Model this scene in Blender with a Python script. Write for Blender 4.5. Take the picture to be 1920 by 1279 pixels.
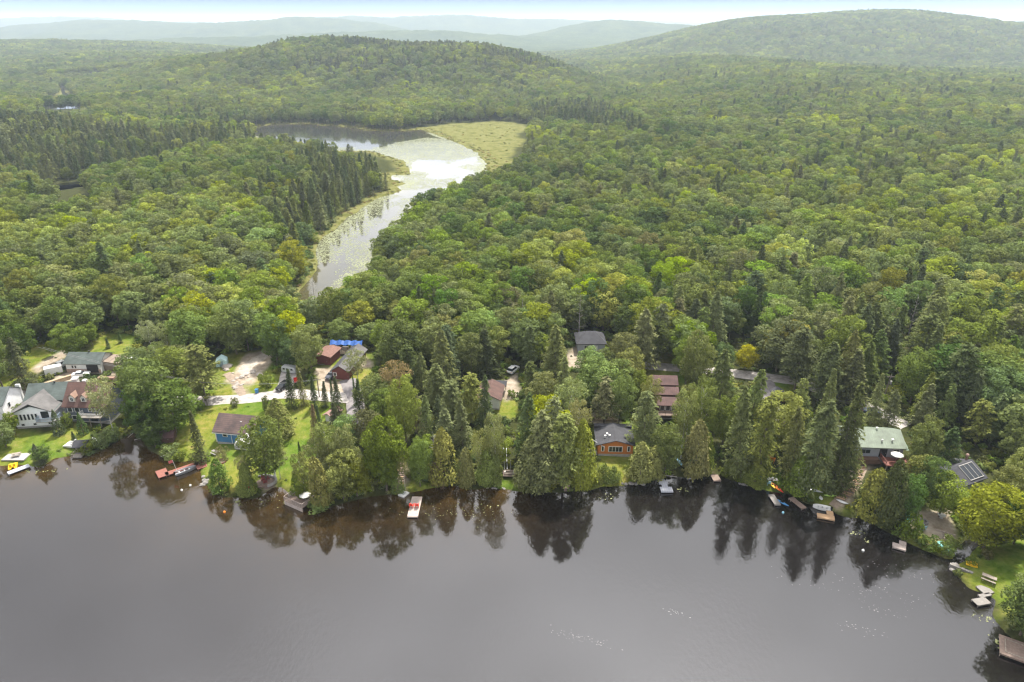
import bpy, math, random
import numpy as np
from mathutils import Vector, Matrix
R = math.radians
random.seed(7); rng = np.random.default_rng(7)
for o in list(bpy.data.objects): bpy.data.objects.remove(o)
scene = bpy.context.scene
COL = scene.collection

# ------------------------------------------------------------------ camera
CAMZ, PITCH, FPX = 90.0, R(24.3), 1280.0
cam_d = bpy.data.cameras.new('camera'); cam_d.sensor_width = 36.0; cam_d.lens = 24.0
cam_d.clip_start = 1.0; cam_d.clip_end = 40000.0
cam = bpy.data.objects.new('camera', cam_d); COL.objects.link(cam)
cam.location = (0, 0, CAMZ); cam.rotation_euler = (R(90) - PITCH, 0, 0)
scene.camera = cam

# ------------------------------------------------------------------ light
SUN_EL, SUN_AZ = R(62), R(24)          # azimuth from +Y towards +X
sdir = Vector((math.sin(SUN_AZ) * math.cos(SUN_EL), math.cos(SUN_AZ) * math.cos(SUN_EL), math.sin(SUN_EL)))
sun_d = bpy.data.lights.new('sun', 'SUN'); sun_d.energy = 4.9; sun_d.angle = R(4.0); sun_d.color = (1.0, .95, .86)
sun = bpy.data.objects.new('sun', sun_d); COL.objects.link(sun)
sun.rotation_euler = (-sdir).to_track_quat('-Z', 'Y').to_euler()

world = bpy.data.worlds.new('World'); scene.world = world; world.use_nodes = True
nt = world.node_tree; nt.nodes.clear()
def N(nt, t, **kw):
    n = nt.nodes.new(t)
    for k, v in kw.items(): setattr(n, k, v)
    return n
def ramp(nt, fac, stops, interp='LINEAR'):
    n = nt.nodes.new('ShaderNodeValToRGB'); n.color_ramp.interpolation = interp
    e = n.color_ramp.elements
    while len(e) < len(stops): e.new(0.5)
    for i, (p, c) in enumerate(stops):
        e[i].position = p; e[i].color = (c[0], c[1], c[2], 1)
    nt.links.new(fac, n.inputs[0]); return n.outputs[0]
def mix(nt, a, b, f, mode='MIX'):
    n = nt.nodes.new('ShaderNodeMix'); n.data_type = 'RGBA'; n.blend_type = mode; n.clamp_factor = True
    for q, v in ((6, a), (7, b), (0, f)):
        s = n.inputs[q]
        if isinstance(v, (int, float)): s.default_value = v if q == 0 else (v, v, v, 1)
        elif isinstance(v, tuple): s.default_value = (*v[:3], 1)
        else: nt.links.new(v, s)
    return n.outputs[2]
def maths(nt, op, a, b=None, c=None):
    n = nt.nodes.new('ShaderNodeMath'); n.operation = op
    for i, v in enumerate((a, b, c)):
        if v is None: continue
        if isinstance(v, (int, float)): n.inputs[i].default_value = v
        else: nt.links.new(v, n.inputs[i])
    return n.outputs[0]
sky = N(nt, 'ShaderNodeTexSky', sky_type='NISHITA', sun_disc=False)
sky.sun_elevation = SUN_EL; sky.sun_rotation = SUN_AZ; sky.altitude = 300; sky.dust_density = 2.0
tc = N(nt, 'ShaderNodeTexCoord'); sep = N(nt, 'ShaderNodeSeparateXYZ'); nt.links.new(tc.outputs['Generated'], sep.inputs[0])
z = sep.outputs[2]
# cloud deck brightness with height above the horizon (values / 4 in the ramp)
SKYK = 4.0
cl = ramp(nt, z, [(0.0, (.16, .17, .18)), (.012, (.15, .165, .185)), (.024, (.05, .085, .16)), (.040, (.008, .028, .12)), (.08, (.115, .135, .165)),
                  (.148, (.16, .17, .185)), (.172, (.40, .40, .40)), (.30, (.24, .24, .245)), (.50, (.20, .196, .202)), (.62, (.20, .196, .202)), (.78, (.262, .256, .262)), (.85, (.17, .17, .175)), (1.0, (.17, .17, .18))])
nz = N(nt, 'ShaderNodeTexNoise'); nz.inputs['Scale'].default_value = 2.2; nz.inputs['Detail'].default_value = 4
mpn = N(nt, 'ShaderNodeMapping'); mpn.inputs['Scale'].default_value = (1, 1, 2.2); nt.links.new(tc.outputs['Generated'], mpn.inputs[0]); nt.links.new(mpn.outputs[0], nz.inputs['Vector'])
nv = maths(nt, 'MULTIPLY_ADD', nz.outputs[0], 1.9, .05)
# the bright part of the cloud round the veiled sun
dt = N(nt, 'ShaderNodeVectorMath', operation='DOT_PRODUCT'); nt.links.new(tc.outputs['Generated'], dt.inputs[0]); dt.inputs[1].default_value = sdir
glow = maths(nt, 'MULTIPLY', maths(nt, 'POWER', maths(nt, 'MAXIMUM', dt.outputs['Value'], 0.0), 9.0), .27)
hf = N(nt, 'ShaderNodeMapRange', interpolation_type='SMOOTHSTEP'); nt.links.new(z, hf.inputs[0]); hf.inputs[1].default_value = .12; hf.inputs[2].default_value = .4
nv2 = maths(nt, 'ADD', maths(nt, 'MULTIPLY', maths(nt, 'SUBTRACT', nv, 1.0), hf.outputs[0]), 1.0)
clv = mix(nt, cl, nv2, 1.0, 'MULTIPLY')
gcol = mix(nt, clv, glow, 1.0, 'ADD')
cloud = mix(nt, gcol, (SKYK * 10,) * 3, 1.0, 'MULTIPLY')
skymix = mix(nt, sky.outputs[0], cloud, .93)
bg = N(nt, 'ShaderNodeBackground'); bg.inputs[1].default_value = 0.1; nt.links.new(skymix, bg.inputs[0])
wo = N(nt, 'ShaderNodeOutputWorld'); nt.links.new(bg.outputs[0], wo.inputs[0])
world.cycles.sampling_method = 'MANUAL'; world.cycles.sample_map_resolution = 512

scene.view_settings.view_transform = 'Standard'; scene.view_settings.look = 'None'
scene.view_settings.exposure = 0.93; scene.view_settings.gamma = 1.0
cy = scene.cycles
cy.max_bounces = 5; cy.diffuse_bounces = 3; cy.glossy_bounces = 2; cy.transmission_bounces = 3; cy.volume_bounces = 0; cy.transparent_max_bounces = 6
cy.sample_clamp_indirect = 4.0; cy.caustics_reflective = False; cy.caustics_refractive = False
cy.use_denoising = True; cy.use_adaptive_sampling = True; cy.adaptive_threshold = 0.015
cy.pixel_filter_type = 'BLACKMAN_HARRIS'; cy.filter_width = 1.3

# ------------------------------------------------------------------ geometry of the view (used to survey where things stand)
cP, sP = math.cos(PITCH), math.sin(PITCH)
def P(px, py, z=0.0):
    a = (px - 960) / FPX; b = (639.5 - py) / FPX
    dx, dy, dz = a, cP + b * sP, -sP + b * cP
    t = (z - CAMZ) / dz
    return dx * t, dy * t
def proj(x, y, z):
    v = z - CAMZ; dep = y * cP - v * sP
    return 960 + FPX * x / dep, 639.5 - FPX * (y * sP + v * cP) / dep, dep

# ------------------------------------------------------------------ noise, polygons
def hash2(i, j, s):
    n = (i * 374761393 + j * 668265263 + s * 974634777) & 0xffffffff
    n = ((n ^ (n >> 13)) * 1274126177) & 0xffffffff
    return ((n ^ (n >> 16)) & 0xffff) / 65535.0
def vnoise(x, y, s=0):
    x = np.asarray(x, float); y = np.asarray(y, float)
    i = np.floor(x).astype(np.int64); j = np.floor(y).astype(np.int64); fx = x - i; fy = y - j
    fx = fx * fx * (3 - 2 * fx); fy = fy * fy * (3 - 2 * fy)
    a = hash2(i, j, s); b = hash2(i + 1, j, s); c = hash2(i, j + 1, s); d = hash2(i + 1, j + 1, s)
    return (a * (1 - fx) + b * fx) * (1 - fy) + (c * (1 - fx) + d * fx) * fy
def fbm(x, y, s=0, o=4):
    t = 0; a = .5
    for k in range(o): t = t + a * vnoise(x * 2 ** k, y * 2 ** k, s + k * 17); a *= .5
    return t
def sstep(a, b, x): t = np.clip((x - a) / (b - a), 0, 1); return t * t * (3 - 2 * t)
def inpoly(x, y, poly):
    r = np.zeros(np.shape(x), bool); n = len(poly)
    for k in range(n):
        x1, y1 = poly[k]; x2, y2 = poly[(k + 1) % n]
        if y1 == y2: continue
        c = ((y1 > y) != (y2 > y)) & (x < (x2 - x1) * (y - y1) / (y2 - y1) + x1); r ^= c
    return r
def segdist(x, y, poly, closed=True):
    m = np.full(np.shape(x), 1e18); n = len(poly)
    for k in range(n if closed else n - 1):
        x1, y1 = poly[k]; x2, y2 = poly[(k + 1) % n]
        dx, dy = x2 - x1, y2 - y1; L = dx * dx + dy * dy + 1e-9
        t = np.clip(((x - x1) * dx + (y - y1) * dy) / L, 0, 1)
        m = np.minimum(m, (x - x1 - t * dx) ** 2 + (y - y1 - t * dy) ** 2)
    return np.sqrt(m)
GRIDS = {}
def sdf(x, y, poly):                       # positive outside
    gr = GRIDS.get(id(poly))
    if gr is not None:
        x0, y0, st, A = gr; u = np.clip((np.asarray(x, float) - x0) / st, 0, A.shape[1] - 1.001); v = np.clip((np.asarray(y, float) - y0) / st, 0, A.shape[0] - 1.001)
        i = u.astype(int); j = v.astype(int); fu = u - i; fv = v - j
        return (A[j, i] * (1 - fu) + A[j, i + 1] * fu) * (1 - fv) + (A[j + 1, i] * (1 - fu) + A[j + 1, i + 1] * fu) * fv
    d = segdist(x, y, poly); return np.where(inpoly(x, y, poly), -d, d)
def wiggle(poly, step=4.0, amp=.8, s=3):   # a natural, uneven bank
    out = []
    for k in range(len(poly)):
        x1, y1 = poly[k]; x2, y2 = poly[(k + 1) % len(poly)]
        L = math.hypot(x2 - x1, y2 - y1); n = max(1, min(30, int(L / step)))
        for i in range(n):
            t = i / n; x = x1 + (x2 - x1) * t; y = y1 + (y2 - y1) * t
            out.append((x + amp * (float(vnoise(x / 3.1, y / 3.1, s)) * 2 - 1), y + amp * (float(vnoise(x / 3.1, y / 3.1, s + 5)) * 2 - 1)))
    return out
def px_poly(s, z=0.0):
    v = [float(t) for t in s.replace(',', ' ').split()]
    return [P(v[i], v[i + 1], z) for i in range(0, len(v), 2)]

LAKE = px_poly('''-420,905 -260,890 -120,880 0,873 40,873 75,879 97,862 125,856 150,850 160,857 185,848 205,836 230,823 248,812 262,813 268,830 282,845 300,855 318,863 345,864
372,862 376,882 384,902 396,923 420,930 445,934 470,938 490,930 505,916 525,912 545,930 562,952 600,962 625,952 660,940 690,932 720,928 745,930 770,925
800,918 830,912 850,908 880,915 930,914 960,916 985,924 1030,925 1060,920 1100,920 1130,912 1160,912 1180,908 1210,908 1240,895 1260,890 1290,897 1320,892 1340,888
1360,898 1400,910 1440,922 1480,925 1510,940 1545,950 1575,965 1600,972 1625,975 1650,990 1680,1005 1710,1018 1740,1036 1770,1046 1784,1048 1792,1030 1812,1016
1850,1000 1900,988 1980,975 1990,1000 1930,1008 1880,1018 1835,1028 1800,1050 1788,1066 1800,1085 1820,1100 1845,1112 1868,1128 1862,1152 1870,1175 1900,1200 1925,1222 1990,1268''')
LAKE = LAKE + [(125, 60), (150, 0), (260, -120), (300, -600), (-900, -600), (-900, 100), (-420, 160)]
STREAM = px_poly('''560,578 562,545 572,528 588,508 594,482 600,456 622,432 650,408 678,390 704,376 735,364 751,358 745,350 764,345 736,337 732,329 767,327 765,316 757,301 732,294 700,284
640,283 590,277 520,265 455,252 452,243 470,239 492,236 523,233 570,233 614,236 664,240 686,244 720,247 764,245 790,243 815,252 842,262 873,275 895,287 911,308 918,330 880,350 830,365 790,385
765,405 755,425 745,445 725,470 712,490 690,510 650,530 620,548 595,565 575,580''')
FLAT = px_poly('''780,240 860,232 930,228 972,231 990,243 970,252 987,266 966,282 958,305 925,322 911,310 895,288 873,276 842,263 800,250''')
POND = px_poly('80,207 78,196 100,188 118,178 112,168 118,165 128,178 148,190 152,204 120,208')
BOG = px_poly('78,360 75,355 110,348 160,344 228,335 230,338 160,350 110,358')
LAKE = wiggle(LAKE); STREAM = wiggle(STREAM, 8, 1.8); FLAT = wiggle(FLAT, 9, 5)
def bake(poly, x0, x1, y0, y1, st):
    gx_, gy_ = np.meshgrid(np.arange(x0, x1 + st, st), np.arange(y0, y1 + st, st)); GRIDS[id(poly)] = (x0, y0, st, sdf(gx_, gy_, poly))
bake(LAKE, -430, 430, 0, 430, 1.0); bake(STREAM, -640, 280, 180, 1110, 2.0); bake(FLAT, -640, 280, 180, 1110, 4.0)


def bump(x, y, cx, cy, rx, ry, h, rot=0.0, p=1.0):
    c, s = math.cos(rot), math.sin(rot); dx, dy = x - cx, y - cy
    u = (dx * c + dy * s) / rx; v = (-dx * s + dy * c) / ry
    return h * np.exp(-(u * u + v * v) ** p)
def regional(x, y):
    r = np.hypot(x, y)
    n = (fbm(x / 420 + 3.1, y / 420 + 9.7, 11, 4) - .47)
    h = 16 * n * sstep(350, 1400, r)
    # hill across the far lake
    h = h + bump(x, y, -165, 1270, 265, 255, 47, 0, 1.9) + bump(x, y, -480, 1330, 260, 260, 36, 0, 1.2) + bump(x, y, -30, 1200, 140, 200, 10)
    # rising ground at the right and the broad hill behind
    h = h + bump(x, y, 420, 1480, 250, 480, 24) + 5 * sstep(450, 1100, y) * sstep(100, 400, x) - bump(x, y, 1200, 1850, 650, 300, 20) - bump(x, y, 190, 1350, 110, 350, 12)
    h = h + bump(x, y, 1020, 2560, 540, 620, 98, 0, 1.45) + bump(x, y, 1750, 2600, 700, 600, 78, 0, 1.1) + bump(x, y, 560, 2350, 330, 420, 22)
    # left plateau and valley
    h = h + bump(x, y, -1750, 2350, 900, 520, 46, .1, 1.3) + bump(x, y, -900, 1750, 350, 300, 28) + bump(x, y, -1100, 2700, 700, 400, 14, 0)
    h = h + bump(x, y, -420, 560, 150, 110, 10) + bump(x, y, -260, 420, 110, 90, 6) + bump(x, y, -640, 820, 200, 150, 12)
    # distant ridges
    far = sstep(3200, 4800, r)
    h = h + bump(x, y, 900, 4300, 650, 500, 66, 0, 1.1) + bump(x, y, 3200, 4300, 800, 600, 125) + bump(x, y, 500, 4500, 500, 500, 75)
    h = h + bump(x, y, -1350, 5000, 950, 500, 150, 0, 1.1) + bump(x, y, -3000, 5400, 900, 600, 160) + bump(x, y, -500, 6300, 1900, 600, 205, 0, 1.2) + bump(x, y, -2600, 8200, 1800, 700, 120) + bump(x, y, -300, 3800, 500, 350, 62)
    h = h + bump(x, y, -5200, 8200, 1800, 900, 190) + bump(x, y, 1300, 9500, 3000, 900, 215) + bump(x, y, -1100, 3700, 700, 300, 50, .2)
    h = h + far * (fbm(x / 900, y / 900, 40, 5) - .45) * 110
    return h
def hgt(x, y, full=False):
    x = np.asarray(x, float); y = np.asarray(y, float)
    r = np.hypot(x, y)
    dl = np.where(r < 700, 0, r - 300.0); ds = np.full(x.shape, 1e4); df = np.full(x.shape, 1e4)
    m = r < 420
    if m.any(): dl = dl.astype(float); dl[m] = sdf(x[m], y[m], LAKE)
    m2 = ~m
    dl = np.where(m2, np.maximum(r - 250, 170), dl)
    m = (r < 1100) & (x < 260) & (x > -620)
    if m.any():
        ds[m] = sdf(x[m], y[m], STREAM); df[m] = np.minimum(sdf(x[m], y[m], FLAT), 1e4)
    dp = np.full(x.shape, 1e4); m = (x < -150) & (r < 1600)
    if m.any(): dp[m] = np.minimum(sdf(x[m], y[m], POND), np.minimum(1e4, sdf(x[m], y[m], BOG)))
    dw = np.minimum(dl, ds)
    A = 4.2 + 1.6 * sstep(20, 120, x)
    land = .45 * (1 - np.exp(-np.maximum(dw, 0) / 1.2)) + A * (1 - np.exp(-np.maximum(dl, 0) / 38)) * sstep(3, 55, np.minimum(ds, np.minimum(df, dp)))
    reg = regional(x, y) * sstep(2, 190, np.minimum(np.minimum(dw, df), dp))
    micro = (fbm(x / 9, y / 9, 5, 3) - .45) * .5 * sstep(1, 12, dw)
    h = np.maximum(land + np.maximum(reg, -3.0) + micro, .12 + .2 * sstep(0, 1, dw))
    h = np.where(dw < 0, np.maximum(-2.2, dw * .35), h)
    h = np.where(sdf_small(dp), np.maximum(-.5, dp * .2), h)
    return (h, dw, ds, df, dl, dp) if full else h
def sdf_small(dp): return dp < 0
def H(x, y): return float(hgt(np.array([x]), np.array([y]))[0])
_gc = {}
def G(px, py):                             # where the line of sight meets the ground
    k = (px, py)
    if k in _gc: return _gc[k]
    z = 2.0
    for _ in range(7):
        x, y = P(px, py, z); z = max(0.0, H(x, y))
    _gc[k] = (x, y, z); return _gc[k]
def gpoly(s):
    v = [float(t) for t in s.replace(',', ' ').split()]
    return [G(v[i], v[i + 1])[:2] for i in range(0, len(v), 2)]

# ------------------------------------------------------------------ materials
def newmat(name):
    m = bpy.data.materials.new(name); m.use_nodes = True; nt = m.node_tree; nt.nodes.clear()
    out = N(nt, 'ShaderNodeOutputMaterial'); return m, nt, out
def noise(nt, scale, detail=3, coord=None, rough=.55):
    n = N(nt, 'ShaderNodeTexNoise'); n.inputs['Scale'].default_value = scale; n.inputs['Detail'].default_value = detail; n.inputs['Roughness'].default_value = rough
    if coord is not None: nt.links.new(coord, n.inputs['Vector'])
    return n.outputs[0]
_mats = {}
def MAT(name, col, rough=.8, var=.25, scale=1.5, metal=0.0, stripe=None, col2=None):
    if name in _mats: return _mats[name]
    m, nt, out = newmat(name); tc = N(nt, 'ShaderNodeTexCoord'); ob = tc.outputs['Object']
    f = noise(nt, scale, 4, ob, .65)
    f = maths(nt, 'MULTIPLY_ADD', f, 2.2, -.6)
    dark = tuple(c * (1 - var) for c in col); lite = tuple(min(1, c * (1 + var)) for c in (col2 or col))
    c = mix(nt, dark, lite, f)
    if stripe:
        ax, per, depth = stripe
        sp = N(nt, 'ShaderNodeSeparateXYZ'); nt.links.new(ob, sp.inputs[0])
        s = maths(nt, 'FRACT', maths(nt, 'DIVIDE', sp.outputs[ax], per))
        s = maths(nt, 'GREATER_THAN', s, .14)
        c = mix(nt, tuple(v * (1 - depth) for v in col), c, s)
    b = N(nt, 'ShaderNodeBsdfPrincipled'); nt.links.new(c, b.inputs['Base Color']); b.inputs['Roughness'].default_value = rough; b.inputs['Metallic'].default_value = metal
    nt.links.new(b.outputs[0], out.inputs[0]); _mats[name] = m; return m
def leafmat(name, trans=.38, inst=False):
    m, nt, out = newmat(name); oi = N(nt, 'ShaderNodeObjectInfo'); ocol = oi.outputs['Color']
    if inst: ai = N(nt, 'ShaderNodeAttribute', attribute_name='tint', attribute_type='INSTANCER'); ocol = ai.outputs['Color']
    at = N(nt, 'ShaderNodeAttribute', attribute_name='tone')
    big = noise(nt, .013, 2, oi.outputs['Location'])
    v = maths(nt, 'MULTIPLY_ADD', oi.outputs['Random'], .38, .87)
    v = maths(nt, 'MULTIPLY', v, maths(nt, 'MULTIPLY_ADD', at.outputs['Fac'], .95, .5))
    v = maths(nt, 'MULTIPLY', v, maths(nt, 'MULTIPLY_ADD', big, .9, .55))
    r2 = maths(nt, 'FRACT', maths(nt, 'MULTIPLY', oi.outputs['Random'], 17.31))
    hs = N(nt, 'ShaderNodeHueSaturation'); nt.links.new(ocol, hs.inputs['Color'])
    nt.links.new(maths(nt, 'MULTIPLY_ADD', r2, .018, .483), hs.inputs['Hue'])
    r3 = maths(nt, 'FRACT', maths(nt, 'MULTIPLY', oi.outputs['Random'], 71.7))
    nt.links.new(maths(nt, 'MULTIPLY_ADD', r3, .35, .82), hs.inputs['Saturation']); nt.links.new(v, hs.inputs['Value'])
    d = N(nt, 'ShaderNodeBsdfDiffuse'); t = N(nt, 'ShaderNodeBsdfTranslucent'); nt.links.new(hs.outputs[0], d.inputs[0])
    tcol = mix(nt, hs.outputs[0], (1.0, 1.0, .55), 1.0, 'MULTIPLY'); nt.links.new(tcol, t.inputs[0])
    ms = N(nt, 'ShaderNodeMixShader'); ms.inputs[0].default_value = trans; nt.links.new(d.outputs[0], ms.inputs[1]); nt.links.new(t.outputs[0], ms.inputs[2])
    nt.links.new(ms.outputs[0], out.inputs[0]); return m
LEAF = leafmat('leaves'); NEEDLE = leafmat('needles', .22); LEAFI = leafmat('forest_leaves', .38, True); NEEDLEI = leafmat('forest_needles', .22, True)
BARK = MAT('bark', (.13, .105, .08), .95, .4, 3); BIRCH = MAT('birch_bark', (.42, .40, .36), .9, .4, 2.5); DEADW = MAT('dead_wood', (.27, .245, .22), .9, .3, 3)

# ------------------------------------------------------------------ mesh builders
def link(o, parent=None):
    COL.objects.link(o)
    if parent is not None: o.parent = parent
    return o
class MB:
    def __init__(s): s.v = []; s.f = []
    def add(s, vs, fs):
        k = len(s.v); s.v += [tuple(v) for v in vs]; s.f += [tuple(i + k for i in f) for f in fs]; return s
    def box(s, c, d, rz=0.0, tap=1.0, rx=0.0, ry=0.0):
        hx, hy, hz = d[0] / 2, d[1] / 2, d[2] / 2
        vs = [(-hx, -hy, -hz), (hx, -hy, -hz), (hx, hy, -hz), (-hx, hy, -hz), (-hx * tap, -hy * tap, hz), (hx * tap, -hy * tap, hz), (hx * tap, hy * tap, hz), (-hx * tap, hy * tap, hz)]
        M = Matrix.Translation(c) @ Matrix.Rotation(rz, 4, 'Z') @ Matrix.Rotation(ry, 4, 'Y') @ Matrix.Rotation(rx, 4, 'X')
        return s.add([M @ Vector(v) for v in vs], [(0, 3, 2, 1), (4, 5, 6, 7), (0, 1, 5, 4), (1, 2, 6, 5), (2, 3, 7, 6), (3, 0, 4, 7)])
    def cyl(s, a, b, r0, r1=None, n=8, cap=True):
        r1 = r0 if r1 is None else r1; a = Vector(a); b = Vector(b); d = (b - a).normalized()
        u = d.orthogonal().normalized(); w = d.cross(u)
        vs = [a + (u * math.cos(t) + w * math.sin(t)) * r0 for t in [2 * math.pi * i / n for i in range(n)]] + [b + (u * math.cos(t) + w * math.sin(t)) * r1 for t in [2 * math.pi * i / n for i in range(n)]]
        fs = [(i, (i + 1) % n, n + (i + 1) % n, n + i) for i in range(n)]
        if cap: fs += [tuple(range(n))[::-1], tuple(range(n, 2 * n))]
        return s.add(vs, fs)
    def prism(s, poly, z0, z1):               # polygon in XY
        n = len(poly); vs = [(x, y, z0) for x, y in poly] + [(x, y, z1) for x, y in poly]
        return s.add(vs, [tuple(range(n))[::-1], tuple(range(n, 2 * n))] + [(i, (i + 1) % n, n + (i + 1) % n, n + i) for i in range(n)])
    def side(s, prof, y0, y1, ins=None):      # polygon in XZ pushed along Y
        n = len(prof); vs = [(x, y0, z) for x, z in prof] + [(x, y1, z) for x, z in prof]
        return s.add(vs, [tuple(range(n)), tuple(range(n, 2 * n))[::-1]] + [(i, n + i, n + (i + 1) % n, (i + 1) % n) for i in range(n)])
    def loft(s, rings, cap=True):
        n = len(rings[0]); vs = [v for r in rings for v in r]; fs = []
        for k in range(len(rings) - 1): fs += [(k * n + i, k * n + (i + 1) % n, (k + 1) * n + (i + 1) % n, (k + 1) * n + i) for i in range(n)]
        if cap: fs += [tuple(range(n))[::-1], tuple(range((len(rings) - 1) * n, len(rings) * n))]
        return s.add(vs, fs)
    def ball(s, c, r, n=8, sz=1.0, jit=0.0):
        rings = []
        for k in range(1, n // 2 + 1):
            t = math.pi * k / (n // 2 + 1); rings.append([(c[0] + r * math.sin(t) * math.cos(2 * math.pi * i / n) * (1 + jit * (random.random() - .5)), c[1] + r * math.sin(t) * math.sin(2 * math.pi * i / n) * (1 + jit * (random.random() - .5)), c[2] - r * sz * math.cos(t)) for i in range(n)])
        return s.loft(rings)
    def build(s, name, m, parent=None, smooth=False):
        me = bpy.data.meshes.new(name); me.from_pydata(s.v, [], s.f); me.materials.append(m)
        if smooth: me.polygons.foreach_set('use_smooth', [True] * len(me.polygons))
        me.update(); return link(bpy.data.objects.new(name, me), parent)
def thing(name, label, cat, loc=(0, 0, 0), rz=0.0, group=None):
    o = bpy.data.objects.new(name, None); o.empty_display_size = .2; COL.objects.link(o)
    o.location = loc; o.rotation_euler = (0, 0, rz); o['label'] = label; o['category'] = cat; o['kind'] = 'thing'
    if group: o['group'] = group
    return o
def tag(o, label, cat, group=None, kind='thing'):
    o['label'] = label; o['category'] = cat; o['kind'] = kind
    if group: o['group'] = group
    return o
def mesh_np(name, V, F, mats, fattr=None, midx=None):
    me = bpy.data.meshes.new(name); n = F.shape[1]
    me.vertices.add(len(V)); me.vertices.foreach_set('co', V.astype(np.float32).ravel())
    me.loops.add(F.size); me.loops.foreach_set('vertex_index', F.astype(np.int32).ravel())
    me.polygons.add(len(F)); me.polygons.foreach_set('loop_start', np.arange(0, F.size, n, dtype=np.int32))
    try: me.polygons.foreach_set('loop_total', np.full(len(F), n, dtype=np.int32))
    except Exception: pass
    for m in mats: me.materials.append(m)
    if midx is not None: me.polygons.foreach_set('material_index', midx.astype(np.int32))
    if fattr is not None:
        for k, a in fattr.items(): me.attributes.new(k, 'FLOAT', 'FACE').data.foreach_set('value', a.astype(np.float32))
    me.update(calc_edges=True); return me

# ------------------------------------------------------------------ terrain
def polar(r0, r1, nr, a0, a1, na):
    r = np.exp(np.linspace(math.log(r0), math.log(r1), nr)); a = np.linspace(a0, a1, na)
    A, RR = np.meshgrid(a, r); return RR * np.sin(A), RR * np.cos(A)
def grid_faces(nr, na):
    i = np.arange(nr - 1)[:, None] * na + np.arange(na - 1)[None, :]
    return np.stack([i, i + 1, i + na + 1, i + na], -1).reshape(-1, 4)
NR, NA = 760, 620
X, Y = polar(70, 13500, NR, R(-58), R(58), NA); X = X.ravel(); Y = Y.ravel()
Z, DW, DS, DF, DL, DP = hgt(X, Y, True)
RR = np.hypot(X, Y)
far_w = sstep(2500, 3000, RR)
Z = Z + far_w * (8 + 9 * vnoise(X / 23, Y / 23, 77) + 5 * vnoise(X / 60, Y / 60, 78))
LAWNS = [gpoly(s) for s in ('-60,850 0,800 40,800 80,812 130,800 170,800 175,815 150,835 160,850 120,856 90,858 60,880 -60,880',
    '60,640 100,650 160,660 180,630 215,622 255,630 250,665 215,672 150,665 100,690 60,700 0,740 -40,740 20,690',
    '335,860 300,855 320,805 345,770 375,752 520,748 545,735 590,740 600,790 560,850 530,915 500,925 400,920 380,880',
    '380,745 400,690 415,665 500,655 510,690 545,720 520,740', '545,830 575,760 640,750 650,800 600,850 560,920 520,915',
    '920,740 965,735 975,780 925,785','1110,790 1190,790 1190,905 1120,918 1115,850','1205,655 1290,655 1290,730 1205,730',
    '1150,910 1100,920 1090,880 1180,880','1430,700 1500,705 1490,745 1440,745','1500,915 1600,915 1585,960 1545,950 1490,925',
    '1410,880 1470,890 1470,925 1400,905','1690,960 1790,960 1800,1040 1740,1036 1690,1000','1780,1060 1850,1010 1990,990 1990,1180 1870,1160 1860,1125',
    '740,905 840,900 840,915 740,930','930,895 990,895 990,925 925,915','590,685 700,660 700,720 650,720 590,730')]
DIRTS = [gpoly(s) for s in ('85,735 95,712 120,696 165,698 170,720 130,736', '195,700 200,670 225,665 235,680 215,705', '440,694 462,664 502,656 514,672 494,694 460,704',
    '420,718 440,696 480,686 490,702 470,722 440,722','440,735 425,712 435,708 465,738','590,690 625,690 625,715 655,715 665,745 640,745 600,730','655,665 690,670 700,690 670,690',
    '925,745 935,720 970,700 975,740 950,750','1060,670 1085,640 1095,650 1085,690 1065,690','1225,738 1235,715 1262,715 1268,735','1590,880 1630,850 1640,870 1610,900 1595,940 1570,955 1580,920',
    '1700,965 1785,955 1790,1015 1740,1010 1710,990','745,930 742,890 748,860 760,860 765,930','480,905 515,890 520,915 490,925','1105,775 1160,770 1160,795 1110,798','120,655 60,690 70,700 130,668')]
lawn = np.zeros(len(X)); dirt = np.zeros(len(X))
near = RR < 420
wn = (fbm(X / 3.2, Y / 3.2, 21, 3) - .45) * 4
for pl in LAWNS: lawn[near] = np.maximum(lawn[near], sstep(1.2, -1.2, sdf(X[near], Y[near], pl) + wn[near]))
for pl in DIRTS: dirt[near] = np.maximum(dirt[near], sstep(.9, -.9, sdf(X[near], Y[near], pl) + wn[near] * .6))
marsh = np.maximum(sstep(14, 4, DS + wn * 1.5), sstep(3, -3, DF)); marsh = np.maximum(marsh, sstep(25, 5, DP) * (RR > 800)) * (DL > 60)
me = mesh_np('ground', np.stack([X, Y, Z], 1), grid_faces(NR, NA), [])
ca = me.attributes.new('zone', 'FLOAT_COLOR', 'POINT'); ca.data.foreach_set('color', np.stack([lawn, dirt, marsh, far_w], 1).astype(np.float32).ravel())
me.polygons.foreach_set('use_smooth', [True] * len(me.polygons))
m, nt, out = newmat('ground'); geo = N(nt, 'ShaderNodeNewGeometry'); pos = geo.outputs['Position']
at = N(nt, 'ShaderNodeAttribute', attribute_name='zone'); sp = N(nt, 'ShaderNodeSeparateColor'); nt.links.new(at.outputs['Color'], sp.inputs[0])
n1 = noise(nt, .5, 5, pos, .7); n2 = noise(nt, .07, 4, pos); n3 = noise(nt, 2.3, 3, pos)
floor = ramp(nt, n1, [(.3, (.022, .026, .010)), (.55, (.045, .05, .018)), (.75, (.08, .07, .04))])
grass = ramp(nt, n1, [(.28, (.065, .09, .016)), (.45, (.115, .145, .026)), (.6, (.16, .17, .045)), (.76, (.23, .19, .095))])
grass = mix(nt, grass, ramp(nt, n2, [(.38, (.65, .85, .6)), (.62, (1.2, 1.05, .95))]), 1.0, 'MULTIPLY')
dirtc = ramp(nt, n1, [(.25, (.16, .125, .085)), (.5, (.29, .24, .185)), (.75, (.40, .36, .30))])
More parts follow.
